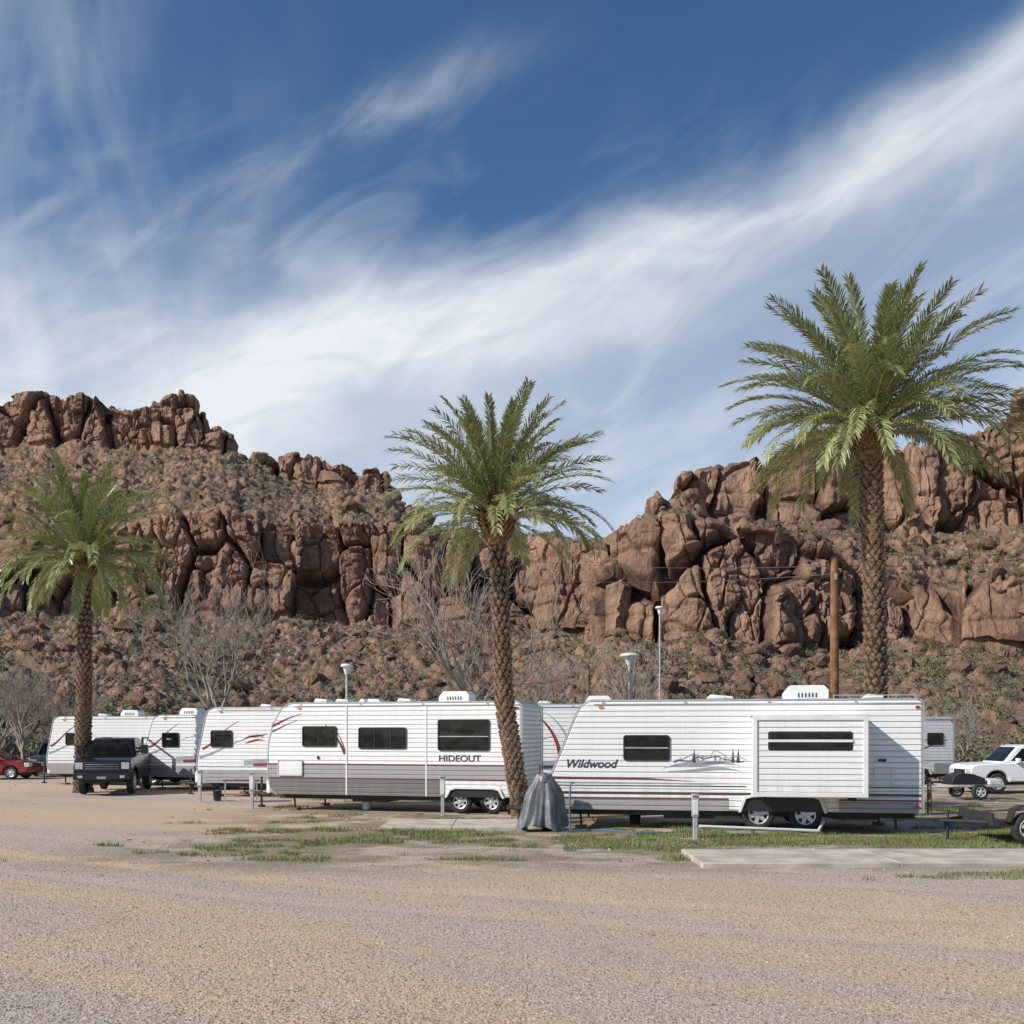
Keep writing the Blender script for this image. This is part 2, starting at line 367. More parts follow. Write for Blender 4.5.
# ------------------------------------------------------------------ boulders & brush
import bmesh
bm=bmesh.new(); bmesh.ops.create_icosphere(bm,subdivisions=2,radius=1.); 
ICO2=np.array([v.co[:] for v in bm.verts]); ICO2F=np.array([[v.index for v in f.verts] for f in bm.faces]); bm.free()
bm=bmesh.new(); bmesh.ops.create_icosphere(bm,subdivisions=1,radius=1.); 
ICO1=np.array([v.co[:] for v in bm.verts]); ICO1F=np.array([[v.index for v in f.verts] for f in bm.faces]); bm.free()
def scatter_rocks(name,pos,size,base,basef,mat,flat=.7,seed=1):
    r=np.random.default_rng(seed); n=len(pos); k=len(base)
    var=[]
    for i in range(12):
        V=base.copy()
        for j in range(7):
            d=r.normal(size=3); d/=np.linalg.norm(d); t=r.uniform(.45,.8); q=V@d; V=V-np.outer(np.maximum(q-t,0),d)
        V*=1+.06*r.normal(size=(k,1)); var.append(V*np.array([1,r.uniform(.7,1.),r.uniform(.55,.9)]))
    var=np.array(var); vi=r.integers(0,12,n); a=r.uniform(0,6.28,n)
    V=var[vi]; c,s_=np.cos(a)[:,None],np.sin(a)[:,None]
    x=V[...,0]*c-V[...,1]*s_; y=V[...,0]*s_+V[...,1]*c
    V=np.stack([x,y,V[...,2]*flat],-1)*size[:,None,None]+pos[:,None,:]
    F=(basef[None]+(np.arange(n)*k)[:,None,None]).reshape(-1,3)
    cell=np.repeat(r.uniform(0,1,n),k)
    return npmesh(name,V.reshape(-1,3),F,[mat],attrs={'cell':cell,'cliff':np.ones(n*k),'crev':np.zeros(n*k)})
allp=np.vstack([p for p,_ in slope_pts])
def pick(n,cond,seed):
    r=np.random.default_rng(seed); q=allp[cond]; 
    return q[r.integers(0,len(q),n)]
low=(allp[:,2]>.2)
near=low&(allp[:,1]<175)
pp=pick(4600,near,1); sz=np.clip(.16*np.random.default_rng(2).pareto(2.4,len(pp))+.2,0,.75)
scatter_rocks('talus_boulders',pp,sz,ICO1,ICO1F,M_boul,.8,3)
pp=pick(620,near,4); sz=np.random.default_rng(2).uniform(.6,1.8,len(pp))**1.15
scatter_rocks('talus_boulders',pp,sz,ICO2,ICO2F,M_boul,.85,5)
def shrub_mat(name,c1,c2):
    m,nt,b,co=newmat(name)
    at=nt.new('ShaderNodeAttribute'); at.attribute_name='cell'
    c=nt.mix(at.outputs['Fac'],c1,c2)
    nt.put(b.inputs['Base Color'],c); b.inputs['Roughness'].default_value=.8; b.inputs['Specular IOR Level'].default_value=.2
    return m
M_brush=shrub_mat('desert_brush_leaves',(.085,.085,.052),(.23,.215,.14))
M_green=shrub_mat('green_brush_leaves',(.07,.085,.038),(.19,.20,.095))
def brush(name,pos,size,per,mat,seed,leaf=.16):
    r=np.random.default_rng(seed); n=len(pos)
    d=r.normal(size=(n,per,3)); d/=np.linalg.norm(d,axis=-1,keepdims=True); d[...,2]=np.abs(d[...,2])*.8
    rad=r.uniform(.3,1,(n,per,1))**.6
    lump=1+.25*np.sin(d[...,0:1]*5+r.uniform(0,6,(n,1,1)))
    c=pos[:,None,:]+d*rad*lump*size[:,None,None]
    u=r.normal(size=(n,per,3));u/=np.linalg.norm(u,axis=-1,keepdims=True)
    v=r.normal(size=(n,per,3)); v=np.cross(u,v); v/=np.linalg.norm(v,axis=-1,keepdims=True)
    L_=leaf*(size[:,None,None]**.5)*r.uniform(.6,1.5,(n,per,1))
    q=np.stack([c-u*L_,c+v*L_*.45,c+u*L_,c-v*L_*.45],2)
    V=q.reshape(-1,3); F=np.arange(len(V)).reshape(-1,4)
    cell=np.repeat(np.clip(np.repeat(r.uniform(0,1,n),per)*.6+r.uniform(0,.4,n*per),0,1),4)
    return npmesh(name,V,F,[mat],attrs={'cell':cell})
r=np.random.default_rng(5)
pp=pick(8600,low,11); brush('desert_brush',pp,r.uniform(.3,.9,len(pp)),34,M_brush,12,.14)
pp=pick(1500,low,13); brush('desert_brush',pp,r.uniform(.4,1.1,len(pp)),44,M_green,14,.15)
n=620; X_=r.uniform(-75,75,n); Y_=r.uniform(54,84,n); k=(np.abs(X_/Y_)<.85)
pp=np.stack([X_,Y_,np.where(Y_>70,(Y_-70)*.07,0)],-1)[k]
brush('valley_brush',pp,r.uniform(.6,1.6,len(pp)),110,M_brush,15,.16)
n=150; X_=r.uniform(2,60,n); Y_=r.uniform(50,78,n)
brush('valley_brush',np.stack([X_,Y_,X_*0],-1),r.uniform(.6,1.8,n),150,M_green,16,.15)
# ------------------------------------------------------------------ ground
m,nt,bb,co_=newmat('ground_gravel'); M_ground=m
x_,y_,z_=nt.sep(co_)
nbig=nt.noise(nt.mapv(nt.mapv(co_,(1,1,1),(0,0,math.radians(32))),(.05,.42,1)),1.,4,.55,.5); nmid=nt.noise(nt.mapv(co_,(.5,1.1,1)),1.,5,.6)
nf=nt.noise(co_,20,4,.75); vf=nt.vor(co_,34,'Color'); vd=nt.vor(co_,34); vf2=nt.vor(co_,14,'Color'); vd2=nt.vor(co_,14)
sand=nt.mix(nmid,(.52,.36,.235),(.61,.45,.315)); grey=nt.mix(nmid,(.41,.33,.27),(.50,.415,.35))
gw=nt.m('ADD',nt.ss(nbig,.42,.60),nt.m('MULTIPLY',nt.ss(y_,10,17,0,.5),nt.ss(x_,-6,2)),clamp=True)
c=nt.mix(gw,sand,grey)
sepc=nt.new('ShaderNodeSeparateColor'); nt.l.new(vf,sepc.inputs[0])
sepd=nt.new('ShaderNodeSeparateColor'); nt.l.new(vf2,sepd.inputs[0])
st=nt.ss(vd,.55,.3); st2=nt.ss(vd2,.42,.22)
c=nt.mix(nt.m('MULTIPLY',st,nt.ss(sepc.outputs[0],.5,.9,0,.7)),c,(.74,.63,.51))
c=nt.mix(nt.m('MULTIPLY',st,nt.ss(sepc.outputs[1],.5,.9,0,.75)),c,(.19,.14,.105))
c=nt.mix(nt.m('MULTIPLY',st2,nt.ss(sepd.outputs[1],.6,.95,0,.68)),c,(.21,.16,.12))
c=nt.mix(nt.m('MULTIPLY',st2,nt.ss(sepd.outputs[0],.65,.95,0,.62)),c,(.71,.62,.51))
c=nt.mix(nt.ss(nf,.48,.7,0,.45),c,(.28,.205,.155))
trk_=None
for off,ph in((0,0),(1.55,0),(4.1,.3),(5.6,.3)):
    cy=nt.m('ADD',nt.m('ADD',nt.m('MULTIPLY',x_,-.42),nt.m('MULTIPLY',nt.m('MULTIPLY',x_,x_),.012)),nt.m('ADD',12.2+off,nt.m('MULTIPLY',nt.m('SINE',nt.m('ADD',nt.m('MULTIPLY',x_,.3),ph)),.25)))
    q=nt.m('DIVIDE',nt.m('SUBTRACT',y_,cy),.24); e_=nt.m('EXPONENT',nt.m('MULTIPLY',nt.m('MULTIPLY',q,q),-1.))
    trk_=e_ if trk_ is None else nt.m('MAXIMUM',trk_,e_)
c=nt.mix(nt.m('MULTIPLY',trk_,nt.ss(nmid,.3,.6,.12,.42)),c,(.58,.43,.31))
strip=nt.m('MULTIPLY',nt.ss(y_,15.,18),nt.ss(y_,60,40)); strip=nt.m('MULTIPLY',strip,nt.ss(nt.noise(nt.mapv(co_,(.35,.6,1)),1.,5,.65),.40,.54)); strip=nt.m('MULTIPLY',strip,nt.ss(x_,-10,-5))
c=nt.mix(nt.m('MULTIPLY',strip,.8),c,nt.mix(nt.ss(nt.noise(co_,2.2,5,.7),.46,.62),(.235,.165,.11),(.13,.14,.055)))
c=nt.mix(nt.ss(y_,48,60),c,nt.mix(nmid,(.2,.15,.1),(.12,.1,.06)))
nt.put(bb.inputs['Base Color'],c); bb.inputs['Roughness'].default_value=.95; bb.inputs['Specular IOR Level'].default_value=.2
hh=nt.m('ADD',nt.m('MULTIPLY',st,.5),nt.m('ADD',nt.m('MULTIPLY',st2,.6),nt.m('MULTIPLY',nf,.8)))
nt.put(bb.inputs['Normal'],nt.bump(nt.m('ADD',hh,nt.m('MULTIPLY',nmid,1.2)),.6,.018))
def spaced(a,b_,fine0,fine1,st_):
    c=list(np.arange(fine0,fine1,st_)); o=[];q=fine0;d=st_
    while q>a: d*=1.5;q-=d;o.append(max(q,a))
    e=[];q=c[-1];d=st_
    while q<b_: d*=1.5;q+=d;e.append(min(q,b_))
    return np.array(o[::-1]+c+e)
xs=spaced(-2500,2500,-30,30,.25); ys=spaced(-600,4000,4,50,.25)
def gz(x,y):
    x=np.asarray(x,float);y=np.asarray(y,float)
    g=.035*fbm(x/2.5,y/2.5,4,900)-.02
    for off,yy in((0,0),(1.55,0),(4.1,.3),(5.6,.3)):
        c_=12.2-.42*x+.012*x*x+off+.25*np.sin(x*.3+yy)
        g=g-.018*np.exp(-((y-c_)/.22)**2)+.008*np.exp(-((np.abs(y-c_)-.42)/.16)**2)
    return g
GX,GY=np.meshgrid(xs,ys)
GZ=np.where(np.hypot(GX,GY)<120,gz(GX,GY),-.02)
idx=np.arange(GX.size).reshape(GX.shape)
F=np.stack([idx[:-1,:-1],idx[:-1,1:],idx[1:,1:],idx[1:,:-1]],-1).reshape(-1,4)
npmesh('ground',np.stack([GX,GY,GZ],-1).reshape(-1,3),F,[M_ground],smooth=True)
m,nt,bb,co_=newmat('gravel_stones'); M_grav=m
at=nt.new('ShaderNodeAttribute'); at.attribute_name='cell'
cr=nt.new('ShaderNodeValToRGB'); nt.l.new(at.outputs['Fac'],cr.inputs[0])
e=cr.color_ramp.elements; e[0].position=0; e[0].color=(.15,.11,.08,1); e[1].position=1; e[1].color=(.62,.54,.45,1)
for p_,c_ in((.3,(.35,.25,.18,1)),(.6,(.50,.38,.27,1)),(.8,(.44,.38,.33,1))):
    q=e.new(p_); q.color=c_
nt.l.new(cr.outputs[0],bb.inputs['Base Color']); bb.inputs['Roughness'].default_value=.9
n=70000; Yg=6.4+ (r.uniform(0,1,n)**1.4)*15; Xg=r.uniform(-.62,.62,n)*Yg
OCT=np.array([(1,0,0),(-1,0,0),(0,1,0),(0,-1,0),(0,0,1),(0,0,-1)],float); OCTF=np.array([(0,2,4),(2,1,4),(1,3,4),(3,0,4),(2,0,5),(1,2,5),(3,1,5),(0,3,5)])
sz=np.clip(.009+.004*r.pareto(3.2,n),.004,.026)
scatter_rocks('gravel',np.stack([Xg,Yg,gz(Xg,Yg)+.003],-1),sz,OCT,OCTF,M_grav,.8,31)
n=900; Yg=r.uniform(15,45,n); Xg=r.uniform(-.6,.6,n)*Yg
scatter_rocks('loose_stones',np.stack([Xg,Yg,gz(Xg,Yg)],-1),np.clip(.015+.015*r.pareto(2.4,n),0,.08),ICO1,ICO1F,M_grav,.7,32)
M_grass=shrub_mat('grass_blades',(.07,.10,.024),(.21,.24,.08))
n=330000; Yg=r.uniform(15.2,34,n); Xg=r.uniform(-9,15,n)
k=(np.abs(Xg/Yg)<.62)
dn_=fbm(Xg/2.2,Yg/1.1,4,55)+.6*fbm(Xg/.5,Yg/.4,2,56)
pref=np.exp(-((Yg-20.6)/1.3)**2)*.75*(Xg>1)+np.exp(-((Yg-21.5)/2.)**2)*.34*(Xg>-7)+np.exp(-((Yg-15.9)/.5)**2)*.45*(Xg>6.)
k&=(dn_+pref>.44)&~((Xg>3.2)&(Xg<13.2)&(Yg>16.75)&(Yg<18.95))&~((Xg>-3.2)&(Xg<.4)&(Yg>23.2)&(Yg<25.7))
k&=~((Yg<17.5)&(Xg<5))
Xg=Xg[k];Yg=Yg[k];n=len(Xg)
hg=r.uniform(.02,.085,n)*(1+.8*np.clip(dn_[k],0,1)); a=r.uniform(0,6.28,n); ln=r.normal(0,.025,(n,2)); wd=r.uniform(.004,.009,n)
zz=gz(Xg,Yg)-.004
V=np.stack([np.stack([Xg-np.cos(a)*wd,Yg-np.sin(a)*wd,zz],-1),np.stack([Xg+np.cos(a)*wd,Yg+np.sin(a)*wd,zz],-1),np.stack([Xg+ln[:,0],Yg+ln[:,1],zz+hg],-1)],1)
npmesh('grass',V.reshape(-1,3),np.arange(n*3).reshape(-1,3),[M_grass],attrs={'cell':np.repeat(np.clip(.5*(dn_[k]+.5)+r.uniform(0,.5,n),0,1),3)})
M_conc=simple('concrete',(.46,.40,.33),.9,var=.25,scale=1.6,bump=.3,bscale=30)
def slab(name,x0,x1,y0,y1,h):
    mb=MB(); nx=max(2,int((x1-x0)/3))
    for i in range(nx):
        a=x0+(x1-x0)*i/nx; b_=x0+(x1-x0)*(i+1)/nx-.015
        mb.box(a,b_,y0,y1,-.1,h+.004*(i%2))
    return mb.build(name,[M_conc],bevel=.012)
slab('concrete_patio_slab',3.2,13.2,16.8,18.9,.05)
slab('concrete_patio_slab',-3.1,.3,23.3,25.6,.05)
# ------------------------------------------------------------------ palms
def trunk_mat():
    m,nt,b,co=newmat('palm_bark')
    n=nt.noise(nt.mapv(co,(1,1,2)),7,5,.7)
    c=nt.mix(nt.ss(n,.35,.65),(.10,.06,.037),(.31,.205,.13))
    nt.put(b.inputs['Base Color'],c); b.inputs['Roughness'].default_value=.95
    nt.put(b.inputs['Normal'],nt.bump(nt.noise(nt.mapv(co,(3,3,1)),14,4,.7),.8,.02))
    return m
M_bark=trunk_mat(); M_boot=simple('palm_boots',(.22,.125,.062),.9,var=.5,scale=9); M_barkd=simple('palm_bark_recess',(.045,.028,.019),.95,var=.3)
def frond_mat():
    m,nt,b,co=newmat('palm_frond')
    at=nt.new('ShaderNodeAttribute'); at.attribute_name='cell'
    cr=nt.new('ShaderNodeValToRGB'); nt.l.new(at.outputs['Fac'],cr.inputs[0]); e=cr.color_ramp.elements
    e[0].color=(.13,.16,.065,1); e[1].color=(.66,.62,.31,1)
    q=e.new(.5); q.color=(.30,.325,.14,1)
    nt.l.new(cr.outputs[0],b.inputs['Base Color']); b.inputs['Roughness'].default_value=.34; b.inputs['Specular IOR Level'].default_value=.6
    tr=nt.new('ShaderNodeBsdfTranslucent'); nt.l.new(nt.mix(.5,cr.outputs[0],(.42,.42,.12)),tr.inputs[0])
    mx=nt.new('ShaderNodeMixShader'); mx.inputs[0].default_value=.27
    nt.l.new(b.outputs[0],mx.inputs[1]); nt.l.new(tr.outputs[0],mx.inputs[2])
    nt.l.new(mx.outputs[0],m.node_tree.nodes['Material Output'].inputs[0])
    return m
M_frond=frond_mat()
M_rach=simple('frond_rachis',(.40,.36,.17),.6)
def palm(base,pts,r0,r1,FL,N,seed,low=0.):
    R=random.Random(seed)
    root=empty('date_palm_tree',(base[0],base[1],0))
    P=[Vector(p) for p in pts]
    def at(t):
        n=len(P)-1; x=t*n; i=min(int(x),n-1); f=x-i
        p0=P[max(i-1,0)];p1=P[i];p2=P[i+1];p3=P[min(i+2,n)]
        return .5*((2*p1)+(p2-p0)*f+(2*p0-5*p1+4*p2-p3)*f*f+(3*p1-p0-3*p2+p3)*f**3)
    H=P[-1].z; nr=int(H/.12)
    mb=MB(); pl=[];rl=[]
    def rad(t):
        rr=r0+(r1-r0)*t+.10*math.exp(-t*H/.5)
        if t>.90: rr*=1+.25*(t-.90)/.10
        return rr
    for i in range(nr+1):
        t=i/nr; pl.append(at(t)); rl.append(rad(t)*.90)
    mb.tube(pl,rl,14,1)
    rows=int(H/.15); per=9
    for i in range(rows):
        t=(i+.5)/rows; c=at(t); rr=rad(t)
        for j in range(per):
            a=2*math.pi*(j+.5*(i%2))/per+R.uniform(-.07,.07)+i*.02
            d=Vector((math.cos(a),math.sin(a),0)); s_=Vector((-d.y,d.x,0))
            w_=rr*math.pi/per*.84; o=R.uniform(.03,.09)*(1 if t<.9 else 1.7); hz=R.uniform(.07,.12)
            q=c+d*(rr*.88)+Vector((0,0,R.uniform(-.015,.015)))
            mb.add([q-s_*w_+Vector((0,0,.0)),q+s_*w_+Vector((0,0,.0)),q+Vector((0,0,-.12)),q+d*o+Vector((0,0,hz*.75))-s_*w_*.55,q+d*o+Vector((0,0,hz*.75))+s_*w_*.55,q+Vector((0,0,hz*1.05))],
                   [(0,2,1),(0,3,2),(2,3,4),(2,4,1),(0,5,3),(3,5,4),(4,5,1)],0)
    trk=mb.build('trunk',[M_bark,M_barkd],root)
    top=P[-1]
    mb=MB()
    for i in range(230):
        t=i/230; a=i*2.39996; z0=-.75+1.05*t; rr=r1*(1.1+.95*math.sin(math.pi*min(1,t*1.05)*.72)); d=Vector((math.cos(a),math.sin(a),0)); s_=Vector((-d.y,d.x,0))
        ln=R.uniform(.14,.34); q=top+Vector((0,0,z0))+d*rr*.72; tip=q+d*ln*.8+Vector((0,0,ln*(.8))); w_=.07
        up_=Vector((0,0,.05))
        mb.add([q-s_*w_,q+s_*w_,q+up_*1.6,tip-s_*w_*.55,tip+s_*w_*.55,tip+up_*.7],[(0,3,4,1),(1,4,5,2),(2,5,3,0),(3,5,4)],0)
    mb.tube([top+Vector((0,0,-.8)),top+Vector((0,0,-.3)),top+Vector((0,0,.1)),top+Vector((0,0,.5))],[r1*1.05,r1*1.5,r1*1.45,r1*.5],12)
    mb.build('frond_bases',[M_boot],root)
    V=[];F=[];C=[]
    ra=MB()
    for i in range(N):
        u=(i+.5)/N; a=i*2.39996+R.uniform(-.25,.25)
        e0=math.radians(84-(76+low)*u**.92+R.uniform(-8,8))
        Lf=FL*R.uniform(.84,1.06)*(1-.14*u**3)*(.86+.14*min(1,u*5))
        bend=math.radians(26+44*min(1,u*1.3)+R.uniform(-10,14)+low*.45)
        az_=Vector((math.cos(a),math.sin(a),0)); sd_=Vector((-az_.y,az_.x,0))
        ns=16; ds_=Lf/ns; p=top+Vector((0,0,-.10+.42*(1-u)))+az_*(r1*.7); e_=e0; pts_=[p.copy()];tg=[]
        tw_=R.uniform(-.5,.5); sway=R.uniform(-.16,.16)
        for k_ in range(ns):
            f=(k_+.5)/ns
            d=az_*math.cos(e_)+Vector((0,0,math.sin(e_)))+sd_*sway*f
            d.normalize(); tg.append(d); p=p+d*ds_; pts_.append(p.copy())
            e_-=bend/ns*(.2+1.6*f)
            e_=max(e_,math.radians(-80))
        tg.append(tg[-1])
        ra.tube(pts_[::2],[.026*(1-.85*q/8.) for q in range(9)],4)
        age=min(1,max(0,(u-.35)*.9))+R.uniform(-.15,.25)
        nl=int(17*FL)+4
        for j in range(nl*2):
            side=1 if j%2 else -1
            f=.12+.88*((j//2)+R.uniform(0,.9))/nl
            if f>.995: f=.995
            x=f*ns; k_=min(int(x),ns-1); q=pts_[k_].lerp(pts_[k_+1],x-k_); T=tg[k_]
            Nn=sd_.cross(T); 
            if Nn.z<0: Nn=-Nn
            S_=(sd_*math.cos(tw_)+Nn*math.sin(tw_))*side
            ll=FL*.118*(math.sin(math.pi*(.14+.74*f))**.6)*R.uniform(.8,1.2)
            fw=.7+.9*f
            d=(S_*.9+T*fw+Nn*R.uniform(-.05,.62)).normalized()
            w_=.0145+.007*R.random()
            wv=d.cross(Nn+S_*R.uniform(-.7,.7)).normalized()*w_
            if f<.2: ll*=.55
            mid=q+d*ll*.55; tip=q+d*ll+Vector((0,0,-ll*R.uniform(.06,.30)))
            o=len(V); V+= [q-wv*.6,q+wv*.6,mid+wv,mid-wv,tip+wv*.15,tip-wv*.15]
            F+=[(o,o+1,o+2,o+3),(o+3,o+2,o+4,o+5)]
            cc=.20+.45*age+R.uniform(-.2,.2); C+=[cc,cc,cc,cc,cc+.28,cc+.28]  # tips raised on the ramp: sunlit tip highlight painted into leaflet colour
    npmesh('fronds',[tuple(v) for v in V],F,[M_frond],attrs={'cell':np.clip(C,0,1)},parent=root)
    ra.build('frond_stems',[M_rach],root)
    return root
palm((10.05,27.4),[(0,0,-.1),(-.05,0,2.5),(-.12,0,6),(-.2,0,8.5),(-.22,0,10.5)],.33,.29,4.2,110,3,10)
palm((.32,25.9),[(0,0,-.1),(-.30,.03,1.6),(-.52,.05,3.2),(-.62,.05,5.5),(-.72,.05,7.9)],.25,.235,3.15,96,5,10)
palm((-16.55,38.6),[(0,0,-.1),(.0,0,2.5),(.05,0,5),(.03,0,8.9)],.32,.27,3.9,88,8,20)
# ------------------------------------------------------------------ bare trees
M_twig=simple('bare_bark',(.27,.225,.18),.9,var=.25,scale=4)
def bare_tree(name,x,y,h,spread,seed,depth=6,lean=0,mat=None):
    R=random.Random(seed); mb=MB(); root=empty(name,(x,y,0))
    def br(p,d,l,r_,lv):
        pts=[p];rs=[r_];q=p;dd=d.copy(); ns=4 if lv<3 else 3
        for i in range(ns):
            dd=(dd+Vector((R.gauss(0,.15),R.gauss(0,.15),R.gauss(0,.10)+.03))).normalized()
            q=q+dd*l/ns; pts.append(q); rs.append(r_*(1-.36*(i+1)/ns))
        mb.tube(pts,rs,6 if lv<2 else (4 if lv<4 else 3))
        if lv>=depth: return
        nb=3 if lv<4 else 2
        if lv==0: nb=5
        for k_ in range(nb):
            t=R.uniform(.4,1.) if k_ else 1.
            x_=t*ns; i=min(int(x_),ns-1); pp=pts[i].lerp(pts[i+1],x_-i)
            ax=Vector((R.gauss(0,1),R.gauss(0,1),R.gauss(0,.5))); ax=(ax-dd*ax.dot(dd)).normalized()
            an=R.uniform(.25,.8)*spread
            nd=(dd*math.cos(an)+ax*math.sin(an)+Vector((0,0,.2))).normalized()
            br(pp,nd,l*R.uniform(.62,.88),max(rs[i]*.62,.0095),lv+1)
    br(Vector((0,0,-.1)),Vector((lean,0,1)).normalized(),h*.25,h*.019,0)
    mb.build('branches',[mat or M_twig],root,smooth=True); return root
bare_tree('bare_tree',-14.0,50,12.6,.9,11)
bare_tree('bare_tree',-1.0,36.5,12.2,.9,22,lean=-.08)
bare_tree('bare_tree',.6,46,9.0,1.0,23,5)
bare_tree('bare_tree',6.5,44,9.5,.8,33,5)
bare_tree('bare_tree',-25.5,52.5,8.,1.2,44)
bare_tree('bare_tree',-29.0,56,8.5,1.2,45)
bare_tree('bare_tree',-23.5,55,6.,1.2,46)
bare_tree('bare_tree',10.5,60,6.5,1.2,47)
bare_tree('bare_tree',-11,56,6.5,1.2,49)
bare_tree('bare_tree',25.5,56,5.5,1.2,48)
# ------------------------------------------------------------------ paints etc.
def siding(name,col,period=.13,dirtz=1.6,rough=.42):
    m,nt,b,co=newmat(name)
    x_,y_,z_=nt.sep(co)
    fr=nt.m('FRACT',nt.m('DIVIDE',z_,period))
    g=nt.ss(nt.m('ABSOLUTE',nt.m('SUBTRACT',fr,.16)),0,.16)
    n1=nt.noise(nt.mapv(co,(1.2,1.2,.25)),3.,5,.7); n2=nt.noise(nt.mapv(co,(8,8,.6)),1.,4,.7)
    c=nt.mix(nt.ss(n1,.35,.7,0,.16),col,tuple(v*.72 for v in (col[0],col[1]*.97,col[2]*.92)))
    c=nt.mix(nt.m('MULTIPLY',nt.ss(n2,.52,.75),.20),c,(.42,.37,.31))
    c=nt.mix(nt.ss(g,.5,.0,0,.36),c,(.30,.29,.28))
    c=nt.mix(nt.m('MULTIPLY',nt.ss(z_,dirtz,.3),nt.ss(n1,.35,.7,.05,.4)),c,(.33,.26,.2))
    nt.put(b.inputs['Base Color'],c); b.inputs['Roughness'].default_value=rough
    nt.put(b.inputs['Normal'],nt.bump(g,.9,.02))
    return m
M_white=siding('white_siding',(.86,.85,.83)); M_lgrey=siding('grey_siding',(.36,.35,.35)); M_dgrey=siding('dark_grey_siding',(.15,.145,.15))
M_fib=simple('white_fibreglass',(.80,.79,.76),.35,var=.05,dirt=(.3,1.5))
M_trim=simple('trim_white',(.74,.73,.70),.4,var=.06)
M_alu=simple('aluminium_trim',(.55,.55,.55),.35,.6,var=.1)
M_blk=simple('black_plastic',(.02,.02,.022),.45,var=.2)
M_stripe_d=simple('dark_decal',(.055,.05,.055),.4); M_stripe_r=simple('red_decal',(.26,.035,.045),.4); M_stripe_g=simple('grey_decal',(.33,.34,.36),.4); M_stripe_m=simple('maroon_decal',(.14,.045,.045),.4)
M_roof=simple('roof_membrane',(.62,.60,.56),.8,var=.2)
M_frame=simple('chassis_steel',(.03,.028,.027),.7,var=.3)
M_rub=simple('tyre_rubber',(.028,.027,.026),.85,var=.3,scale=12); M_rim=simple('rim_alloy',(.62,.62,.62),.35,.5,var=.1); M_rimw=simple('rim_white',(.55,.55,.53),.45)
M_wood=simple('weathered_wood',(.2,.13,.08),.9,var=.4,scale=5)
M_red=simple('red_lens',(.45,.02,.015),.25); M_amb=simple('amber_lens',(.6,.2,.02),.25)
m,nt,bb,co_=newmat('tinted_window_glass'); M_glass=m
nt.put(bb.inputs['Base Color'],nt.mix(nt.ss(nt.noise(co_,2.2,3,.5),.4,.6),(.006,.007,.008),(.016,.017,.019))); bb.inputs['Roughness'].default_value=.05; bb.inputs['Specular IOR Level'].default_value=.35
nt.put(bb.inputs['Normal'],nt.bump(nt.noise(co_,1.6,2,.5),.12,.05))
def rrect(x0,x1,z0,z1,r_,n=5):
    o=[]
    for cx,cz,a0 in((x1-r_,z1-r_,0),(x0+r_,z1-r_,90),(x0+r_,z0+r_,180),(x1-r_,z0+r_,270)):
        for i in range(n+1):
            a=math.radians(a0+90*i/n); o.append((cx+r_*math.cos(a),cz+r_*math.sin(a)))
    return o
def ring(mb,outer,inner,y0,y1,m):
    n=len(outer)
    vs=[(x,y0,z) for x,z in outer]+[(x,y0,z) for x,z in inner]+[(x,y1,z) for x,z in outer]+[(x,y1,z) for x,z in inner]
    fs=[]
    for i in range(n):
        j=(i+1)%n
        fs+=[(i,j,j+n,i+n),(i,i+2*n,j+2*n,j),(i+n,j+n,j+3*n,i+3*n)]
    mb.add(vs,fs,m)
def rv_window(mb,x0,x1,z0,z1,y=0.,mull=(),hbar=None,fm=0):
    o=rrect(x0,x1,z0,z1,.07); i=rrect(x0+.035,x1-.035,z0+.035,z1-.035,.045)
    ring(mb,o,i,y-.028,y+.01,fm); mb.prism(i,y-.006,y+.01,1)
    for q in mull: mb.box(q-.014,q+.014,y-.022,y-.004,z0+.03,z1-.03,fm)
    if hbar: mb.box(x0+.03,x1-.03,y-.020,y-.0045,hbar-.014,hbar+.014,2)
def wheel(mb,c,r_,wd,m_t=0,m_r=1,spokes=6):
    x,y,z=c
    mb.lathe(c,[(r_*.60,-wd*.42),(r_*.72,-wd*.5),(r_*.90,-wd*.48),(r_*.985,-wd*.38),(r_,-wd*.2),(r_,wd*.2),(r_*.985,wd*.38),(r_*.9,wd*.48),(r_*.6,wd*.45)],28,m_t)
    mb.lathe(c,[(r_*.62,-wd*.43),(r_*.57,-wd*.45),(r_*.54,-wd*.30),(r_*.52,-wd*.05),(0.001,-wd*.05)],28,m_r+1)
    mb.lathe(c,[(r_*.63,-wd*.44),(r_*.61,-wd*.48),(r_*.55,-wd*.44),(r_*.54,-wd*.3)],28,m_r)
    mb.lathe(c,[(r_*.2,-wd*.06),(r_*.19,-wd*.42),(r_*.12,-wd*.47),(0.001,-wd*.47)],14,m_r)
    for k_ in range(spokes):
        a=2*math.pi*(k_+.25)/spokes; dx,dz=math.cos(a),math.sin(a); sx,sz=-dz,dx
        w0,w1=r_*.13,r_*.11
        pts=[(x+dx*r_*.14-sx*w0,z+dz*r_*.14-sz*w0),(x+dx*r_*.57-sx*w1,z+dz*r_*.57-sz*w1),(x+dx*r_*.57+sx*w1,z+dz*r_*.57+sz*w1),(x+dx*r_*.14+sx*w0,z+dz*r_*.14+sz*w0)]
        mb.prism(pts,y-wd*.40,y-wd*.22,m_r)
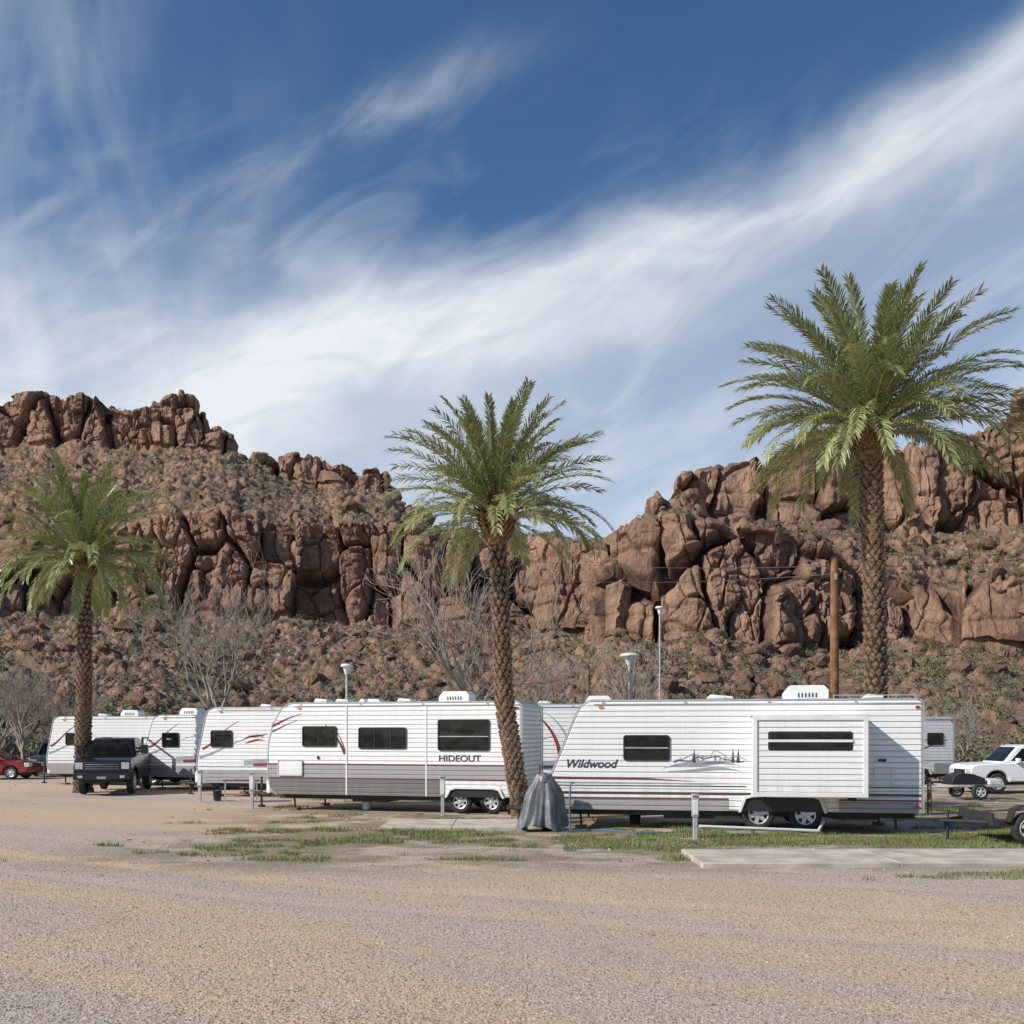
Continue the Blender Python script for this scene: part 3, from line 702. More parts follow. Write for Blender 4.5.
def ribbon(mb,pts,w0,w1,y,m,wm=None):
    n=len(pts);L_=[];R_=[]
    for i,(x,z) in enumerate(pts):
        a=pts[min(i+1,n-1)];b_=pts[max(i-1,0)];dx=a[0]-b_[0];dz=a[1]-b_[1];l=math.hypot(dx,dz)+1e-9
        t=i/(n-1); w_=(w0*(1-t)+w1*t) if wm is None else wm*math.sin(math.pi*t)**.8+.003
        L_.append((x-dz/l*w_/2,z+dx/l*w_/2));R_.append((x+dz/l*w_/2,z-dx/l*w_/2))
    vs=[(x,y,z) for x,z in L_]+[(x,y,z) for x,z in R_]
    mb.add(vs,[(i,i+1,n+i+1,n+i) for i in range(n-1)],m)
def bez(p0,p1,p2,p3,n=14):
    o=[]
    for i in range(n+1):
        t=i/n;u=1-t
        o.append(tuple(u**3*p0[k]+3*u*u*t*p1[k]+3*u*t*t*p2[k]+t**3*p3[k] for k in range(2)))
    return o
def roof_ac(root,x,y,z,s=1.):
    mb=MB(); 
    mb.prism([(x-.42*s,z),(x+.42*s,z),(x+.42*s,z+.2*s),(x+.34*s,z+.29*s),(x-.30*s,z+.29*s),(x-.42*s,z+.14*s)],y-.33,y+.33,0)
    for i in range(6): mb.box(x-.2+i*.08,x-.17+i*.08,y-.345,y-.325,z+.06,z+.17,1)
    mb.build('roof_air_conditioner',[M_fib,M_blk],root,bevel=.03)
def roof_vent(root,x,y,z):
    mb=MB(); mb.box(x-.2,x+.2,y-.2,y+.2,z,z+.06,0); mb.prism([(x-.22,z+.06),(x+.22,z+.06),(x+.2,z+.12),(x-.14,z+.15)],y-.22,y+.22,0)
    mb.build('roof_vent',[M_fib],root,bevel=.015)
def trailer(x0,y0,ang,L_,H,prof,W=2.44,skirt=None,wheels=(4.7,5.7),wr=.35,wspk=6):
    root=empty('travel_trailer',(x0,y0,0),ang)
    mb=MB(); mb.prism(prof,0,W,0); body=mb.build('body',[M_white],root,bevel=.05,seg=3,ang=25)
    mb=MB(); n=len(prof)
    for yy in(-.012,W-.01):
        for i in range(n):
            a=prof[i];b_=prof[(i+1)%n]
            if abs(a[1]-b_[1])<.02 and a[1]<1: continue
            dx,dz=b_[0]-a[0],b_[1]-a[1];l=math.hypot(dx,dz); nx,nz=dz/l*.03,-dx/l*.03
            mb.add([(a[0],yy,a[1]),(b_[0],yy,b_[1]),(b_[0]-nx,yy,b_[1]-nz),(a[0]-nx,yy,a[1]-nz),(a[0],yy+.022,a[1]),(b_[0],yy+.022,b_[1]),(b_[0]-nx,yy+.022,b_[1]-nz),(a[0]-nx,yy+.022,a[1]-nz)],
                   [(0,1,2,3),(4,5,6,7),(0,1,5,4),(3,2,6,7)],0)
    mb.build('edge_moulding',[M_alu],root)
    xr0=min(p[0] for p in prof if p[1]>H-.05)+.1
    mb=MB(); mb.box(xr0,L_-.05,-.035,-.005,H-.075,H-.05,0)
    for q in np.arange(xr0+.2,L_-.1,1.9): mb.box(q,q+.07,-.05,-.006,H-.05,H-.03,1)
    mb.box(xr0+.3,L_-.1,.1,W-.1,H-.004,H+.018,2)
    mb.build('roof_rail',[M_trim,M_alu,M_roof],root)
    zb=min(p[1] for p in prof)
    mb=MB()
    for yy in(.35,W-.45): mb.box(.2,L_-.1,yy,yy+.08,zb-.14,zb-.004,0)
    for q in np.arange(.8,L_-.3,1.1): mb.box(q,q+.06,.43,W-.45,zb-.12,zb-.03,0)
    mb.cyl((.3,.4,zb-.07),(-1.05,W/2,zb-.07),.045,n=6); mb.cyl((.3,W-.4,zb-.07),(-1.05,W/2,zb-.07),.045,n=6)
    mb.box(-1.2,-.95,W/2-.06,W/2+.06,zb-.12,zb-.0,0); mb.cyl((-.9,W/2,0.0),(-.9,W/2,zb+.45),.035,n=8)
    mb.cyl((-.9,W/2,-.02),(-.9,W/2,.04),.12,n=8)
    for xx in(.75,L_-.55):
        for yy in(.22,W-.22):
            mb.cyl((xx,yy,zb-.05),(xx+.02,yy,.06),.03,n=6); mb.box(xx-.12,xx+.14,yy-.12,yy+.12,-.02,.06,1)
    mb.cyl((wheels[0],.35,wr),(wheels[0],W-.35,wr),.05,n=8); mb.cyl((wheels[-1],.35,wr),(wheels[-1],W-.35,wr),.05,n=8)
    mb.box(L_*.32,L_*.46,.5,W-.5,zb-.22,zb-.02,2); mb.box(L_*.78,L_*.9,.6,W-.5,zb-.2,zb-.02,2)
    mb.build('chassis',[M_frame,M_wood,M_blk],root)
    mb=MB()
    for yy in(W/2-.2,W/2+.2):
        mb.lathe((-.45,yy,zb-.05),[(.001,0),(.13,.0),(.15,.05),(.15,.38),(.1,.46),(.001,.48)],16,0,axis='z')
    mb.build('propane_tanks',[M_fib],root,smooth=True)
    mb=MB()
    for xx in wheels:
        wheel(mb,(xx,.17,wr),wr,.2,0,1,wspk); wheel(mb,(xx,W-.17,wr),wr,.2,0,1,wspk)
    mb.build('wheels',[M_rub,M_rim,M_blk],root,smooth=True)
    mb=MB(); xa,xb=wheels[0]-wr*1.25,wheels[-1]+wr*1.25; zt=max(zb+.14,wr*2+.06)
    mb.prism([(xa,zb-.02),(xa+.12,zt-.02),(xa+.3,zt+.03),(xb-.3,zt+.03),(xb-.12,zt-.02),(xb,zb-.02),(xb-.06,zb-.02),(xb-.18,zt-.07),(xb-.32,zt-.03),(xa+.32,zt-.03),(xa+.18,zt-.07),(xa+.06,zb-.02)],-.06,-.004,0)
    mb.prism([(xa+.06,zb+.002),(xa+.18,zt-.07),(xa+.32,zt-.03),(xb-.32,zt-.03),(xb-.18,zt-.07),(xb-.06,zb+.002)],-.0095,.01,1)
    mb.build('wheel_well',[M_trim,M_blk],root,bevel=.006)
    mb=MB(); mb.box(xr0+.12,xr0+.22,-.03,-.004,H-.16,H-.12,1); mb.box(L_-.16,L_-.08,-.03,-.004,H-.2,H-.14,0); mb.box(L_-.16,L_-.08,-.03,-.004,zb+.12,zb+.17,0); mb.box(L_-.001,L_+.02,.15,.3,1.0,1.3,0);mb.box(L_-.001,L_+.02,W-.3,W-.15,1.0,1.3,0)
    mb.build('marker_lights',[M_red,M_amb],root)
    return root
def lettering(root,txt,x,z,size,mat,shear=0.,name='lettering',ext=.0012,sx=1.):
    cu=bpy.data.curves.new(name,'FONT'); cu.body=txt; cu.size=size; cu.extrude=ext; cu.shear=shear; cu.offset=.004*size/.2
    ob=bpy.data.objects.new(name,cu); scene.collection.objects.link(ob); ob.parent=root
    ob.location=(x,-.006,z); ob.rotation_euler=(math.radians(90),0,0); ob.scale=(sx,1,1); cu.materials.append(mat)
    return ob
# --- A
L_=8.46;H=3.0
ang=math.atan2(22.4-23.8,9.2-.86)
prof=[(.42,.44),(.10,.70),(.0,.98),(.02,1.12),(.66,2.66),(.78,2.88),(.98,3.0),(L_-.08,3.0),(L_,2.92),(L_,.44)]
A=trailer(.86,23.8,ang,L_,H,prof,wheels=(4.88,5.93),wr=.37)
mb=MB()
rv_window(mb,1.78,2.86,1.60,2.20,hbar=1.90)
mb.build('windows',[M_blk,M_glass,M_alu],A)
mb=MB()
mb.prism([(.42,.45),(.13,.68),(4.2,.68),(4.2,.45)],-.007,.004,0); mb.box(6.65,L_-.03,-.007,.004,.45,.68,0)
mb.prism([(.10,.70),(.07,.74),(4.2,.74),(4.2,.70)],-.008,.004,3); mb.box(6.65,L_-.03,-.008,.004,.70,.74,3)
mb.prism([(.055,.82),(.03,.87),(4.7,.87),(4.7,.82)],-.008,.004,1); mb.box(7.14,L_-.03,-.008,.004,.82,.87,1)
mb.prism([(.05,1.0),(.04,1.025),(4.6,1.025),(4.6,1.0)],-.006,.004,1); mb.box(7.14,L_-.03,-.006,.004,1.0,1.025,1)
mb.prism([(.04,1.16),(.055,1.22),(2.4,1.19),(3.5,1.12),(2.4,1.15)],-.006,.004,3)
mb.prism([(.04,1.06),(.045,1.10),(2.8,1.09),(3.9,1.05),(2.8,1.06)],-.006,.004,2)
mb.build('side_stripes',[M_lgrey,M_stripe_d,M_stripe_g,M_stripe_m],A)
lettering(A,'Wildwood',.40,1.43,.28,M_stripe_d,.3,sx=1.0)
mb=MB()
for p_ in (bez((2.7,1.42),(3.3,1.62),(3.8,1.60),(4.5,1.50)),bez((2.8,1.36),(3.3,1.30),(3.9,1.52),(4.5,1.36)),bez((2.9,1.50),(3.4,1.42),(4.0,1.62),(4.45,1.58))):
    ribbon(mb,p_,.02,.02,-.004,1,.07)
R_=random.Random(4)
for base_,hh_ in((1.60,.30),(1.56,.20)):
    pts=[(2.95,base_)]; x=2.95
    while x<4.5: x+=R_.uniform(.07,.18); pts.append((x,base_+R_.uniform(.05,hh_)*(1-abs(x-3.75)/1.1)))
    ribbon(mb,pts,.022,.022,-.0045-(.001 if hh_<.25 else 0),1 if hh_>.25 else 0)
for q in range(8):
    xx=3.10+.17*q+.06*((q*5)%3); hh_=.10+.12*((q*7)%5)/4
    mb.add([(xx-.035,-.0035,1.60),(xx+.035,-.0035,1.60),(xx,-.0035,1.60+hh_)],[(0,1,2)],1)
for q in (3.42,4.3,4.42):
    mb.add([(q-.04,-.0042,1.56),(q+.04,-.0042,1.56),(q,-.0042,1.90)],[(0,1,2)],0)
mb.build('landscape_decal',[M_stripe_d,M_stripe_g],A)
mb=MB(); x0,x1,z0,z1,d=4.72,7.12,.86,2.60,.80
mb.box(x0,x1,-d,0.02,z0,z1,0)
mb.build('slide_out',[M_white],A,bevel=.02)
mb=MB()
o=[(x0-.03,z0-.03),(x1+.03,z0-.03),(x1+.03,z1+.03),(x0-.03,z1+.03)]; i_=[(x0+.07,z0+.07),(x1-.07,z0+.07),(x1-.07,z1-.07),(x0+.07,z1-.07)]
ring(mb,o,i_,-d-.03,-d+.05,0)
mb.box(x0-.05,x1+.05,-d-.02,.0,z1+.032,z1+.055,0)
mb.box(x0+.2,x0+.28,-d+.1,.0,z0-.12,z0-.032,2); mb.box(x1-.28,x1-.2,-d+.1,.0,z0-.12,z0-.032,2)
mb.build('slide_out_frame',[M_trim,M_alu,M_frame],A,bevel=.008)
mb=MB(); o=rrect(x0+.30,x1-.30,1.86,2.28,.05); 
mb.prism(o,-d-.012,-d+.01,2)
for k_ in range(3):
    w3=(x1-x0-.66)/3; a=x0+.33+k_*w3
    ring(mb,rrect(a+.01,a+w3-.01,1.90,2.24,.05),rrect(a+.03,a+w3-.03,1.92,2.22,.04),-d-.03,-d-.011,2); mb.prism(rrect(a+.03,a+w3-.03,1.92,2.22,.04),-d-.018,-d-.011,1)
mb.box(x0+.3,x1-.3,-d-.034,-d-.012,2.045,2.10,0)
mb.build('slide_out_windows',[M_trim,M_glass,M_blk],A)
mb=MB()
for a,b_,c_,d_ in((7.4,7.8,1.05,1.45),):
    ring(mb,[(a,c_),(b_,c_),(b_,d_),(a,d_)],[(a+.025,c_+.025),(b_-.025,c_+.025),(b_-.025,d_-.025),(a+.025,d_-.025)],-.016,-.002,0)
mb.box(7.5,7.67,-.03,-.002,1.6,1.66,1)
mb.build('service_hatches',[M_alu,M_blk],A)
roof_ac(A,6.05,1.2,3.03,1.2); roof_vent(A,3.95,1.0,3.02); roof_vent(A,4.15,1.4,3.02); roof_vent(A,7.6,1.2,3.02)
mb=MB(); mb.box(L_-1.9,L_-.1,.18,.2,3.1,3.12,0)
for q in np.linspace(L_-1.9,L_-.12,4): mb.box(q,q+.02,.18,.2,3.01,3.1,0)
mb.build('roof_rack',[M_alu],A)
# --- B
L_=7.75;H=3.12
ang=math.atan2(27.6-29.6,.05+7.22)
prof=[(.30,.46),(.08,.62),(.0,1.0),(.02,1.9),(.16,2.5),(.45,2.98),(.75,3.12),(L_-.1,3.12),(L_,3.02),(L_,.46)]
B=trailer(-7.22,29.6,ang,L_,H,prof,wheels=(5.95,6.87),wr=.33)
mb=MB(); rv_window(mb,1.12,2.22,1.86,2.46,mull=(1.66,)); rv_window(mb,2.9,4.38,1.80,2.42,mull=(3.4,3.9)); rv_window(mb,5.32,6.85,1.76,2.64,mull=(),hbar=2.16)
mb.build('windows',[M_blk,M_glass,M_alu],B)
mb=MB(); mb.prism([(.30,.47),(.09,.64),(.03,.92),(5.45,.92),(5.45,.47)],-.008,.004,1); mb.box(7.4,7.72,-.008,.004,.47,.92,1)
mb.prism([(.025,.922),(.01,1.32),(7.72,1.32),(7.72,.922)],-.007,.003,0)
mb.prism([(.012,1.323),(.012,1.37),(7.72,1.37),(7.72,1.323)],-.009,.004,2)
mb.prism([(.022,.925),(.02,.965),(7.72,.965),(7.72,.925)],-.0095,.004,2)
mb.box(2.50,2.545,-.016,.0,.47,3.08,3); mb.box(4.95,4.99,-.012,.0,.47,3.08,3)
mb.build('lower_panels',[M_lgrey,M_dgrey,M_stripe_m,M_trim],B)
mb=MB()
ribbon(mb,bez((.12,2.46),(.4,2.56),(.7,2.74),(1.1,2.82)),.09,.01,-.004,0); ribbon(mb,bez((.14,2.30),(.4,2.40),(.65,2.55),(.95,2.62)),.05,.01,-.004,1)
ribbon(mb,bez((1.85,2.5),(2.1,2.30),(2.3,2.05),(2.47,1.65)),.02,.08,-.004,1); ribbon(mb,bez((2.1,2.45),(2.3,2.2),(2.42,1.95),(2.49,1.7)),.01,.05,-.0045,0)
mb.prism(rrect(.35,1.12,1.02,1.46,.05),-.035,-.009,2); ring(mb,rrect(.33,1.14,1.0,1.48,.06),rrect(.36,1.11,1.03,1.45,.05),-.045,-.009,3)
mb.box(1.6,1.66,-.03,-.009,1.5,1.58,4)
mb.build('decals_and_hatch',[M_stripe_r,M_stripe_d,M_fib,M_alu,M_blk],B)
lettering(B,'HIDEOUT',5.34,1.46,.25,M_stripe_d,0,sx=1.15)
roof_ac(B,5.5,1.2,3.15,1.1); roof_vent(B,1.9,1.2,3.14); roof_vent(B,1.4,.8,3.14); roof_vent(B,3.9,1.2,3.14)
def extra(x0,y0,x1,y1,H,seed,nose=.5,wins=(),red=True,txt=None,ac=.6):
    Lx=math.hypot(x1-x0,y1-y0); a=math.atan2(y1-y0,x1-x0)
    prof=[(.30,.48),(.05,.72),(.0,1.1),(.03,1.4),(nose*.8,H-.3),(nose,H-.1),(nose+.22,H),(Lx-.1,H),(Lx,H-.1),(Lx,.48)]
    T=trailer(x0,y0,a,Lx,H,prof,wheels=(Lx*.58,Lx*.58+.95),wr=.34)
    mb=MB()
    for q in wins: rv_window(mb,*q)
    if wins: mb.build('windows',[M_blk,M_glass,M_alu],T)
    mb=MB(); mb.prism([(.28,.49),(.06,.72),(.02,.95),(Lx*.5,.95),(Lx*.5,.49)],-.007,.004,0)
    mb.box(Lx*.58+1.5,Lx-.03,-.007,.004,.49,.95,0)
    mb.box(.05,Lx-.03,-.006,.004,1.05,1.09,1)
    k_=2 if red else 3
    ribbon(mb,bez((.5*nose,1.7),(nose+.3,1.9),(nose+.5,2.4),(nose+1.2,2.7)),.10,.01,-.004,k_)
    ribbon(mb,bez((.1,1.4),(nose+.3,1.5),(nose+.9,2.0),(nose+2.0,2.2)),.11,.01,-.0045,1)
    ribbon(mb,bez((Lx*.25,1.2),(Lx*.45,1.25),(Lx*.65,1.7),(Lx*.9,2.3)),.20,.02,-.004,1)
    ribbon(mb,bez((Lx*.3,1.13),(Lx*.5,1.15),(Lx*.7,1.5),(Lx*.95,2.0)),.13,.02,-.0045,k_)
    mb.build('decals',[M_lgrey,M_stripe_g,M_stripe_r,M_stripe_d],T)
    roof_ac(T,Lx*ac,1.2,H+.03,1.); roof_vent(T,Lx*.3,1.2,H+.02)
    return T
C=extra(-11.35,36.0,-4.2,34.6,3.17,1,.45,[(.55,1.4,1.76,2.36)],True,ac=.85)
mb=MB()
for p_ in (bez((1.75,2.0),(2.1,2.25),(2.3,2.1),(2.75,2.25)),bez((1.85,1.9),(2.1,1.95),(2.35,2.1),(2.6,2.0)),bez((2.0,2.2),(2.2,2.05),(2.4,2.3),(2.6,2.1))): ribbon(mb,p_,.02,.02,-.005,0,.07)
mb.build('red_emblem',[M_stripe_r],C)
E=extra(-.9,33.4,5.2,32.4,3.2,2,.5,[(4.4,5.2,1.8,2.4)],False)
mb=MB(); ribbon(mb,bez((1.7,2.9),(2.2,2.5),(2.5,2.0),(2.55,1.3)),.03,.16,-.006,0); ribbon(mb,bez((2.0,2.95),(2.6,2.6),(2.85,2.1),(2.9,1.4)),.02,.10,-.006,1)
mb.build('swoosh',[M_stripe_r,M_stripe_g],E)
extra(-20.7,44.5,-13.9,43.6,3.0,3,.35,[(.9,1.6,1.75,2.3),(4.9,5.9,1.7,2.35)],False,ac=.5)
extra(-15.2,41.2,-9.2,39.6,3.0,4,.55,[(.9,1.7,1.7,2.3)],True,ac=.25)
extra(13.9,43.4,19.7,44.6,3.0,5,.5,[(4.6,5.4,1.75,2.3)],False,ac=.5)
# ------------------------------------------------------------------ vehicles
def carpaint(name,col,rough=.25,dust=.25):
    m,nt,b,co=newmat(name)
    n=nt.noise(co,3,5,.65); z_=nt.sep(co)[2]
    c=nt.mix(nt.m('MULTIPLY',nt.ss(n,.3,.7,.2,1),nt.ss(z_,1.0,.3,.02,dust)),col,(.3,.24,.18))
    nt.put(b.inputs['Base Color'],c); b.inputs['Roughness'].default_value=rough; b.inputs['Coat Weight'].default_value=.2; b.inputs['Coat Roughness'].default_value=.08
    return m
M_head=simple('headlamp_glass',(.6,.62,.63),.08,.2,var=.2,scale=20); M_chrome=simple('chrome',(.6,.6,.6),.15,1.)
def arch(cx,cz,r_,n=10):
    return [(cx+r_*math.cos(math.pi*(1-i/n)),cz+r_*math.sin(math.pi*(1-i/n))) for i in range(n+1)]
def vehicle(name,loc,rz,kind,paint):
    root=empty(name,(loc[0],loc[1],0),rz)
    if kind=='pickup':
        Lh=5.7; wb=(1.15,4.72); hw0=.99; zb=.58; wr=.44
        lower=[(0.02,.66)]+[(.62,zb)]+arch(wb[0],zb-.06,.55)+[(4.1,zb)]+arch(wb[1],zb-.06,.55)+[(5.45,zb),(5.68,.66),(5.72,1.06),(5.66,1.24),(5.45,1.33),(4.15,1.42),(2.05,1.42),(2.03,1.46),(0.03,1.46)]
        cab=[(2.05,1.40),(2.12,2.01),(2.35,2.10),(3.35,2.10),(3.6,2.03),(4.25,1.41)]
        side_w=[[(2.25,1.48),(2.28,1.92),(3.02,1.98),(3.02,1.48)],[(3.1,1.48),(3.1,1.98),(3.42,1.96),(3.98,1.50)]]
    elif kind=='suv':
        Lh=4.75; wb=(.95,3.75); hw0=.93; zb=.44; wr=.38
        lower=[(0.03,.55),(.4,zb)]+arch(wb[0],zb-.03,.46)+[(3.2,zb)]+arch(wb[1],zb-.03,.46)+[(4.6,zb),(4.74,.55),(4.77,.88),(4.70,1.04),(4.5,1.10),(3.5,1.16),(.04,1.15)]
        cab=[(.05,1.13),(.15,1.74),(.35,1.83),(2.65,1.83),(2.88,1.77),(3.5,1.15)]
        side_w=[[(.25,1.2),(.34,1.66),(1.15,1.70),(1.15,1.2)],[(1.23,1.2),(1.23,1.70),(2.05,1.70),(2.05,1.2)],[(2.13,1.2),(2.13,1.70),(2.72,1.69),(3.22,1.22)]]
    else:
        Lh=4.6; wb=(.9,3.7); hw0=.88; zb=.32; wr=.32
        lower=[(0.03,.45),(.4,zb)]+arch(wb[0],zb-.03,.40)+[(3.2,zb)]+arch(wb[1],zb-.03,.40)+[(4.4,zb),(4.58,.42),(4.6,.66),(4.45,.78),(3.6,.92),(.9,.97),(.05,.92)]
        cab=[(.75,.94),(1.25,1.36),(1.6,1.43),(2.4,1.43),(2.75,1.36),(3.55,.92)]
        side_w=[[(1.05,1.0),(1.38,1.32),(1.95,1.36),(1.95,1.0)],[(2.02,1.0),(2.02,1.36),(2.55,1.34),(3.15,.98)]]
    zc=cab[0][1]; zt=max(p[1] for p in cab)
    hwL=lambda z: hw0-.07*max(0,(z-.95))-.05*max(0,.7-z)
    hwC=lambda z: hw0-.06-.20*(z-zc)/(zt-zc)
    mb=MB(); mb.prism(lower,0,0,0,hw=hwL); mb.build('body',[paint],root,bevel=.05,seg=3,ang=30)
    mb=MB(); mb.prism(cab,0,0,0,hw=hwC); mb.build('cab',[paint],root,bevel=.05,seg=3,ang=20)
    mb=MB()
    for sgn in(-1,1):
        for wq in side_w:
            vs=[(x,sgn*(hwC(z)+.006),z) for x,z in wq]; mb.add(vs,[tuple(range(len(wq)))],0)
    a,b_=cab[-1],cab[-2]
    def quad(a,b_,t0,t1,off,inset):
        p=[(a[0]+(b_[0]-a[0])*t,a[1]+(b_[1]-a[1])*t) for t in(t0,t1)]
        dx,dz=b_[0]-a[0],b_[1]-a[1];l=math.hypot(dx,dz);nx,nz=(dz/l,-dx/l)
        if off<0: nx,nz=-nx,-nz
        o_=abs(off); q=[(x+nx*o_,z+nz*o_) for x,z in p]
        y0_=hwC(p[0][1])-inset;y1_=hwC(p[1][1])-inset
        mb.add([(q[0][0],-y0_,q[0][1]),(q[0][0],y0_,q[0][1]),(q[1][0],y1_,q[1][1]),(q[1][0],-y1_,q[1][1])],[(0,1,2,3)],0)
    quad(a,b_,.08,.95,.012,.09); quad(cab[0],cab[1],.15,.9,-.012,.12)
    mb.build('windows',[M_glass],root)
    mb=MB()
    for xx in wb:
        for sgn in(-1,1):
            if sgn<0: wheel(mb,(xx,-(hw0-.15),wr),wr,.25,0,1,6)
            else:
                t=MB(); wheel(t,(xx,-(hw0-.15),wr),wr,.25,0,1,6)
                o=len(mb.v); mb.v+= [(x,-y,z) for x,y,z in t.v]; mb.f+=[tuple(i+o for i in f) for f in t.f]; mb.mi+=t.mi
    mb.build('wheels',[M_rub,M_rim,M_blk],root,smooth=True)
    mb=MB(); mb.box(.25,Lh-.25,-(hw0-.3),hw0-.3,zb-.13,zb+.3,0); mb.build('underbody',[M_frame],root)
    mb=MB()
    if kind=='pickup':
        g=.06
        mb.box(5.69,5.75,-.62,.62,.82+g,1.16+g,1)
        for i in range(3): mb.box(5.75,5.765,-.58,.58,.90+g+.08*i,.915+g+.08*i,6)
        for sgn in(-1,1): mb.box(5.60,5.745,min(sgn*.66,sgn*.93),max(sgn*.66,sgn*.93),.90+g,1.14+g,3)
        mb.box(5.68,5.88,-.97,.97,.52+g,.76+g,1); mb.box(5.881,5.90,-.15,.15,.60,.70,2)
        for sgn in(-1,1): mb.box(5.88,5.895,sgn*.72-.08,sgn*.72+.08,.64,.73,3)
        for sgn in(-1,1): mb.box(3.78,3.9,sgn*1.17-.13,sgn*1.17+.13,1.50,1.82,1); mb.box(3.8,3.86,min(sgn*.85,sgn*1.05),max(sgn*.85,sgn*1.05),1.55,1.6,1)
        mb.box(.12,1.98,-.86,.86,1.462,1.48,1)
        mb.box(.1,.2,-.8,-.72,1.48,2.05,1); mb.box(1.8,1.9,-.8,-.72,1.48,2.05,1); mb.box(.1,.2,.72,.8,1.48,2.05,1); mb.box(1.8,1.9,.72,.8,1.48,2.05,1)
        mb.box(.1,1.9,-.8,-.72,2.05,2.11,1); mb.box(.1,1.9,.72,.8,2.05,2.11,1)
        mb.box(-.12,.03,-.95,.95,.56,.74,2)
        mb.box(.0,.03,-.95,-.82,.95,1.3,5); mb.box(.0,.03,.82,.95,.95,1.3,5)
    else:
        zf=.60 if kind=='suv' else .5
        mb.box(Lh-.0,Lh+.035,-.45,.45,zf+.1,zf+.3,1)
        for sgn in(-1,1): mb.box(Lh-.2,Lh+.025,min(sgn*.52,sgn*.88),max(sgn*.52,sgn*.88),zf+.12,zf+.32,3)
        mb.box(Lh-.06,Lh+.07,-.82,.82,zf-.16,zf+.06,0)
        mb.box(-.05,.06,-.82,.82,zf-.14,zf+.06,0)
        for sgn in(-1,1):
            mb.box(2.95,3.07,sgn*1.0-.1,sgn*1.0+.1,zc+.02,zc+.2,0)
            mb.box(-.0,.08,min(sgn*.72,sgn*.9),max(sgn*.72,sgn*.9),zc-.3,zc+.0,5)
            mb.box(2.1,2.28,sgn*(hw0+.012)-.012,sgn*(hw0+.012)+.012,zc-.12,zc-.09,1)
            mb.box(1.15,1.33,sgn*(hw0+.012)-.012,sgn*(hw0+.012)+.012,zc-.12,zc-.09,1)
        if kind=='suv':
            for sgn in(-1,1): 
                mb.box(.5,2.5,sgn*.62-.02,sgn*.62+.02,1.87,1.90,1)
                for q in(.6,1.5,2.4): mb.box(q,q+.06,sgn*.62-.02,sgn*.62+.02,1.82,1.87,1)
    mb.build('trim_and_lights',[paint,M_blk,M_chrome,M_head,M_amb,M_red,M_stripe_g],root,bevel=.012)
    mb=MB()
    for q in ([2.06,3.06,4.12] if kind=='pickup' else ([1.2,2.09,3.15] if kind=='suv' else [1.2,2.0,3.1])):
        for sgn in(-1,1):
            z0_,z1_=zb+.12,zc-.03
            mb.add([(q,sgn*(hwL(z0_)+.004),z0_),(q+.012,sgn*(hwL(z0_)+.004),z0_),(q+.012,sgn*(hwL(z1_)+.004),z1_),(q,sgn*(hwL(z1_)+.004),z1_)],[(0,1,2,3)],0)
    mb.build('door_seams',[M_blk],root)
    return root
P_blk=carpaint('black_paint',(.004,.004,.005),.22,.02); P_wht=carpaint('white_paint',(.80,.80,.79),.3,.15); P_red=carpaint('red_paint',(.22,.012,.014),.25,.15); P_grn=carpaint('green_paint',(.02,.05,.035),.3,.2)
vehicle('pickup_truck',(-16.0,42.0),math.radians(-79),'pickup',P_blk)
vehicle('parked_suv',(22.0,38.6),math.radians(181),'suv',P_wht)
vehicle('parked_car',(-28.6,50.5),math.radians(0),'car',P_red)
vehicle('parked_suv',(-25.4,57.2),math.radians(-78),'suv',P_grn)
# ------------------------------------------------------------------ street furniture
M_pole=simple('utility_pole_wood',(.22,.105,.05),.9,var=.35,scale=3)
root=empty('utility_pole',(9.8,30.4,0)); mb=MB(); mb.tube([(0,0,-.2),(0,0,4),(0,0,7.6)],[.15,.13,.11],12)
mb.box(-.03,.03,-.16,-.1,6.9,7.1,1); mb.build('pole',[M_pole,M_alu],root)
M_galv=simple('galvanised_steel',(.46,.46,.44),.6,.2); M_lampg=simple('lamp_green_white',(.66,.72,.66),.6)
def lamp(x,y,h,s=1.):
    root=empty('street_lamp',(x,y,0)); mb=MB()
    mb.cyl((0,0,0),(0,0,h-.3),.05,.04,10,0); mb.cyl((0,0,h-.36),(0,0,h-.1),.06,.17*s,12,1)
    mb.lathe((0,0,h-.1),[(.16*s,0),(.27*s,.02),(.28*s,.05),(.22*s,.11),(.001,.13)],16,1,axis='z')
    mb.build('lamp_post',[M_galv,M_lampg],root,smooth=True)
lamp(3.55,30.2,4.65,1.1); lamp(-5.85,35.4,4.7,.8); lamp(6.8,46,8.1,.8)
def pedestal(x,y,h,c=None):
    root=empty('utility_pedestal',(x,y,0)); mb=MB()
    mb.box(-.045,.045,-.045,.045,-.05,h*.55,0); mb.box(-.07,.07,-.06,.05,h*.5,h,0); mb.box(-.055,.055,-.072,-.059,h*.55,h*.9,1); mb.prism([(-.085,h),(.085,h),(.07,h+.04),(-.07,h+.04)],-.09,.07,0)
    mb.build('post',[c or M_galv,M_trim],root,bevel=.008)
pedestal(3.92,21.4,.9); pedestal(-1.9,27.4,1.05); pedestal(-7.85,30.2,1.05); pedestal(-10.3,33,1.0)
pedestal(10.7,33,1.1)
root=empty('wooden_post',(2.75,36,0)); mb=MB(); mb.tube([(0,0,-.1),(0,0,2),(0,0,4.7)],[.07,.07,.06],8); mb.build('post',[M_wood],root)
root=empty('wooden_post',(11.6,27.8,0)); mb=MB(); mb.tube([(0,0,-.1),(0,0,.5),(0,0,1.)],[.07,.07,.06],8); mb.build('post',[M_wood],root)
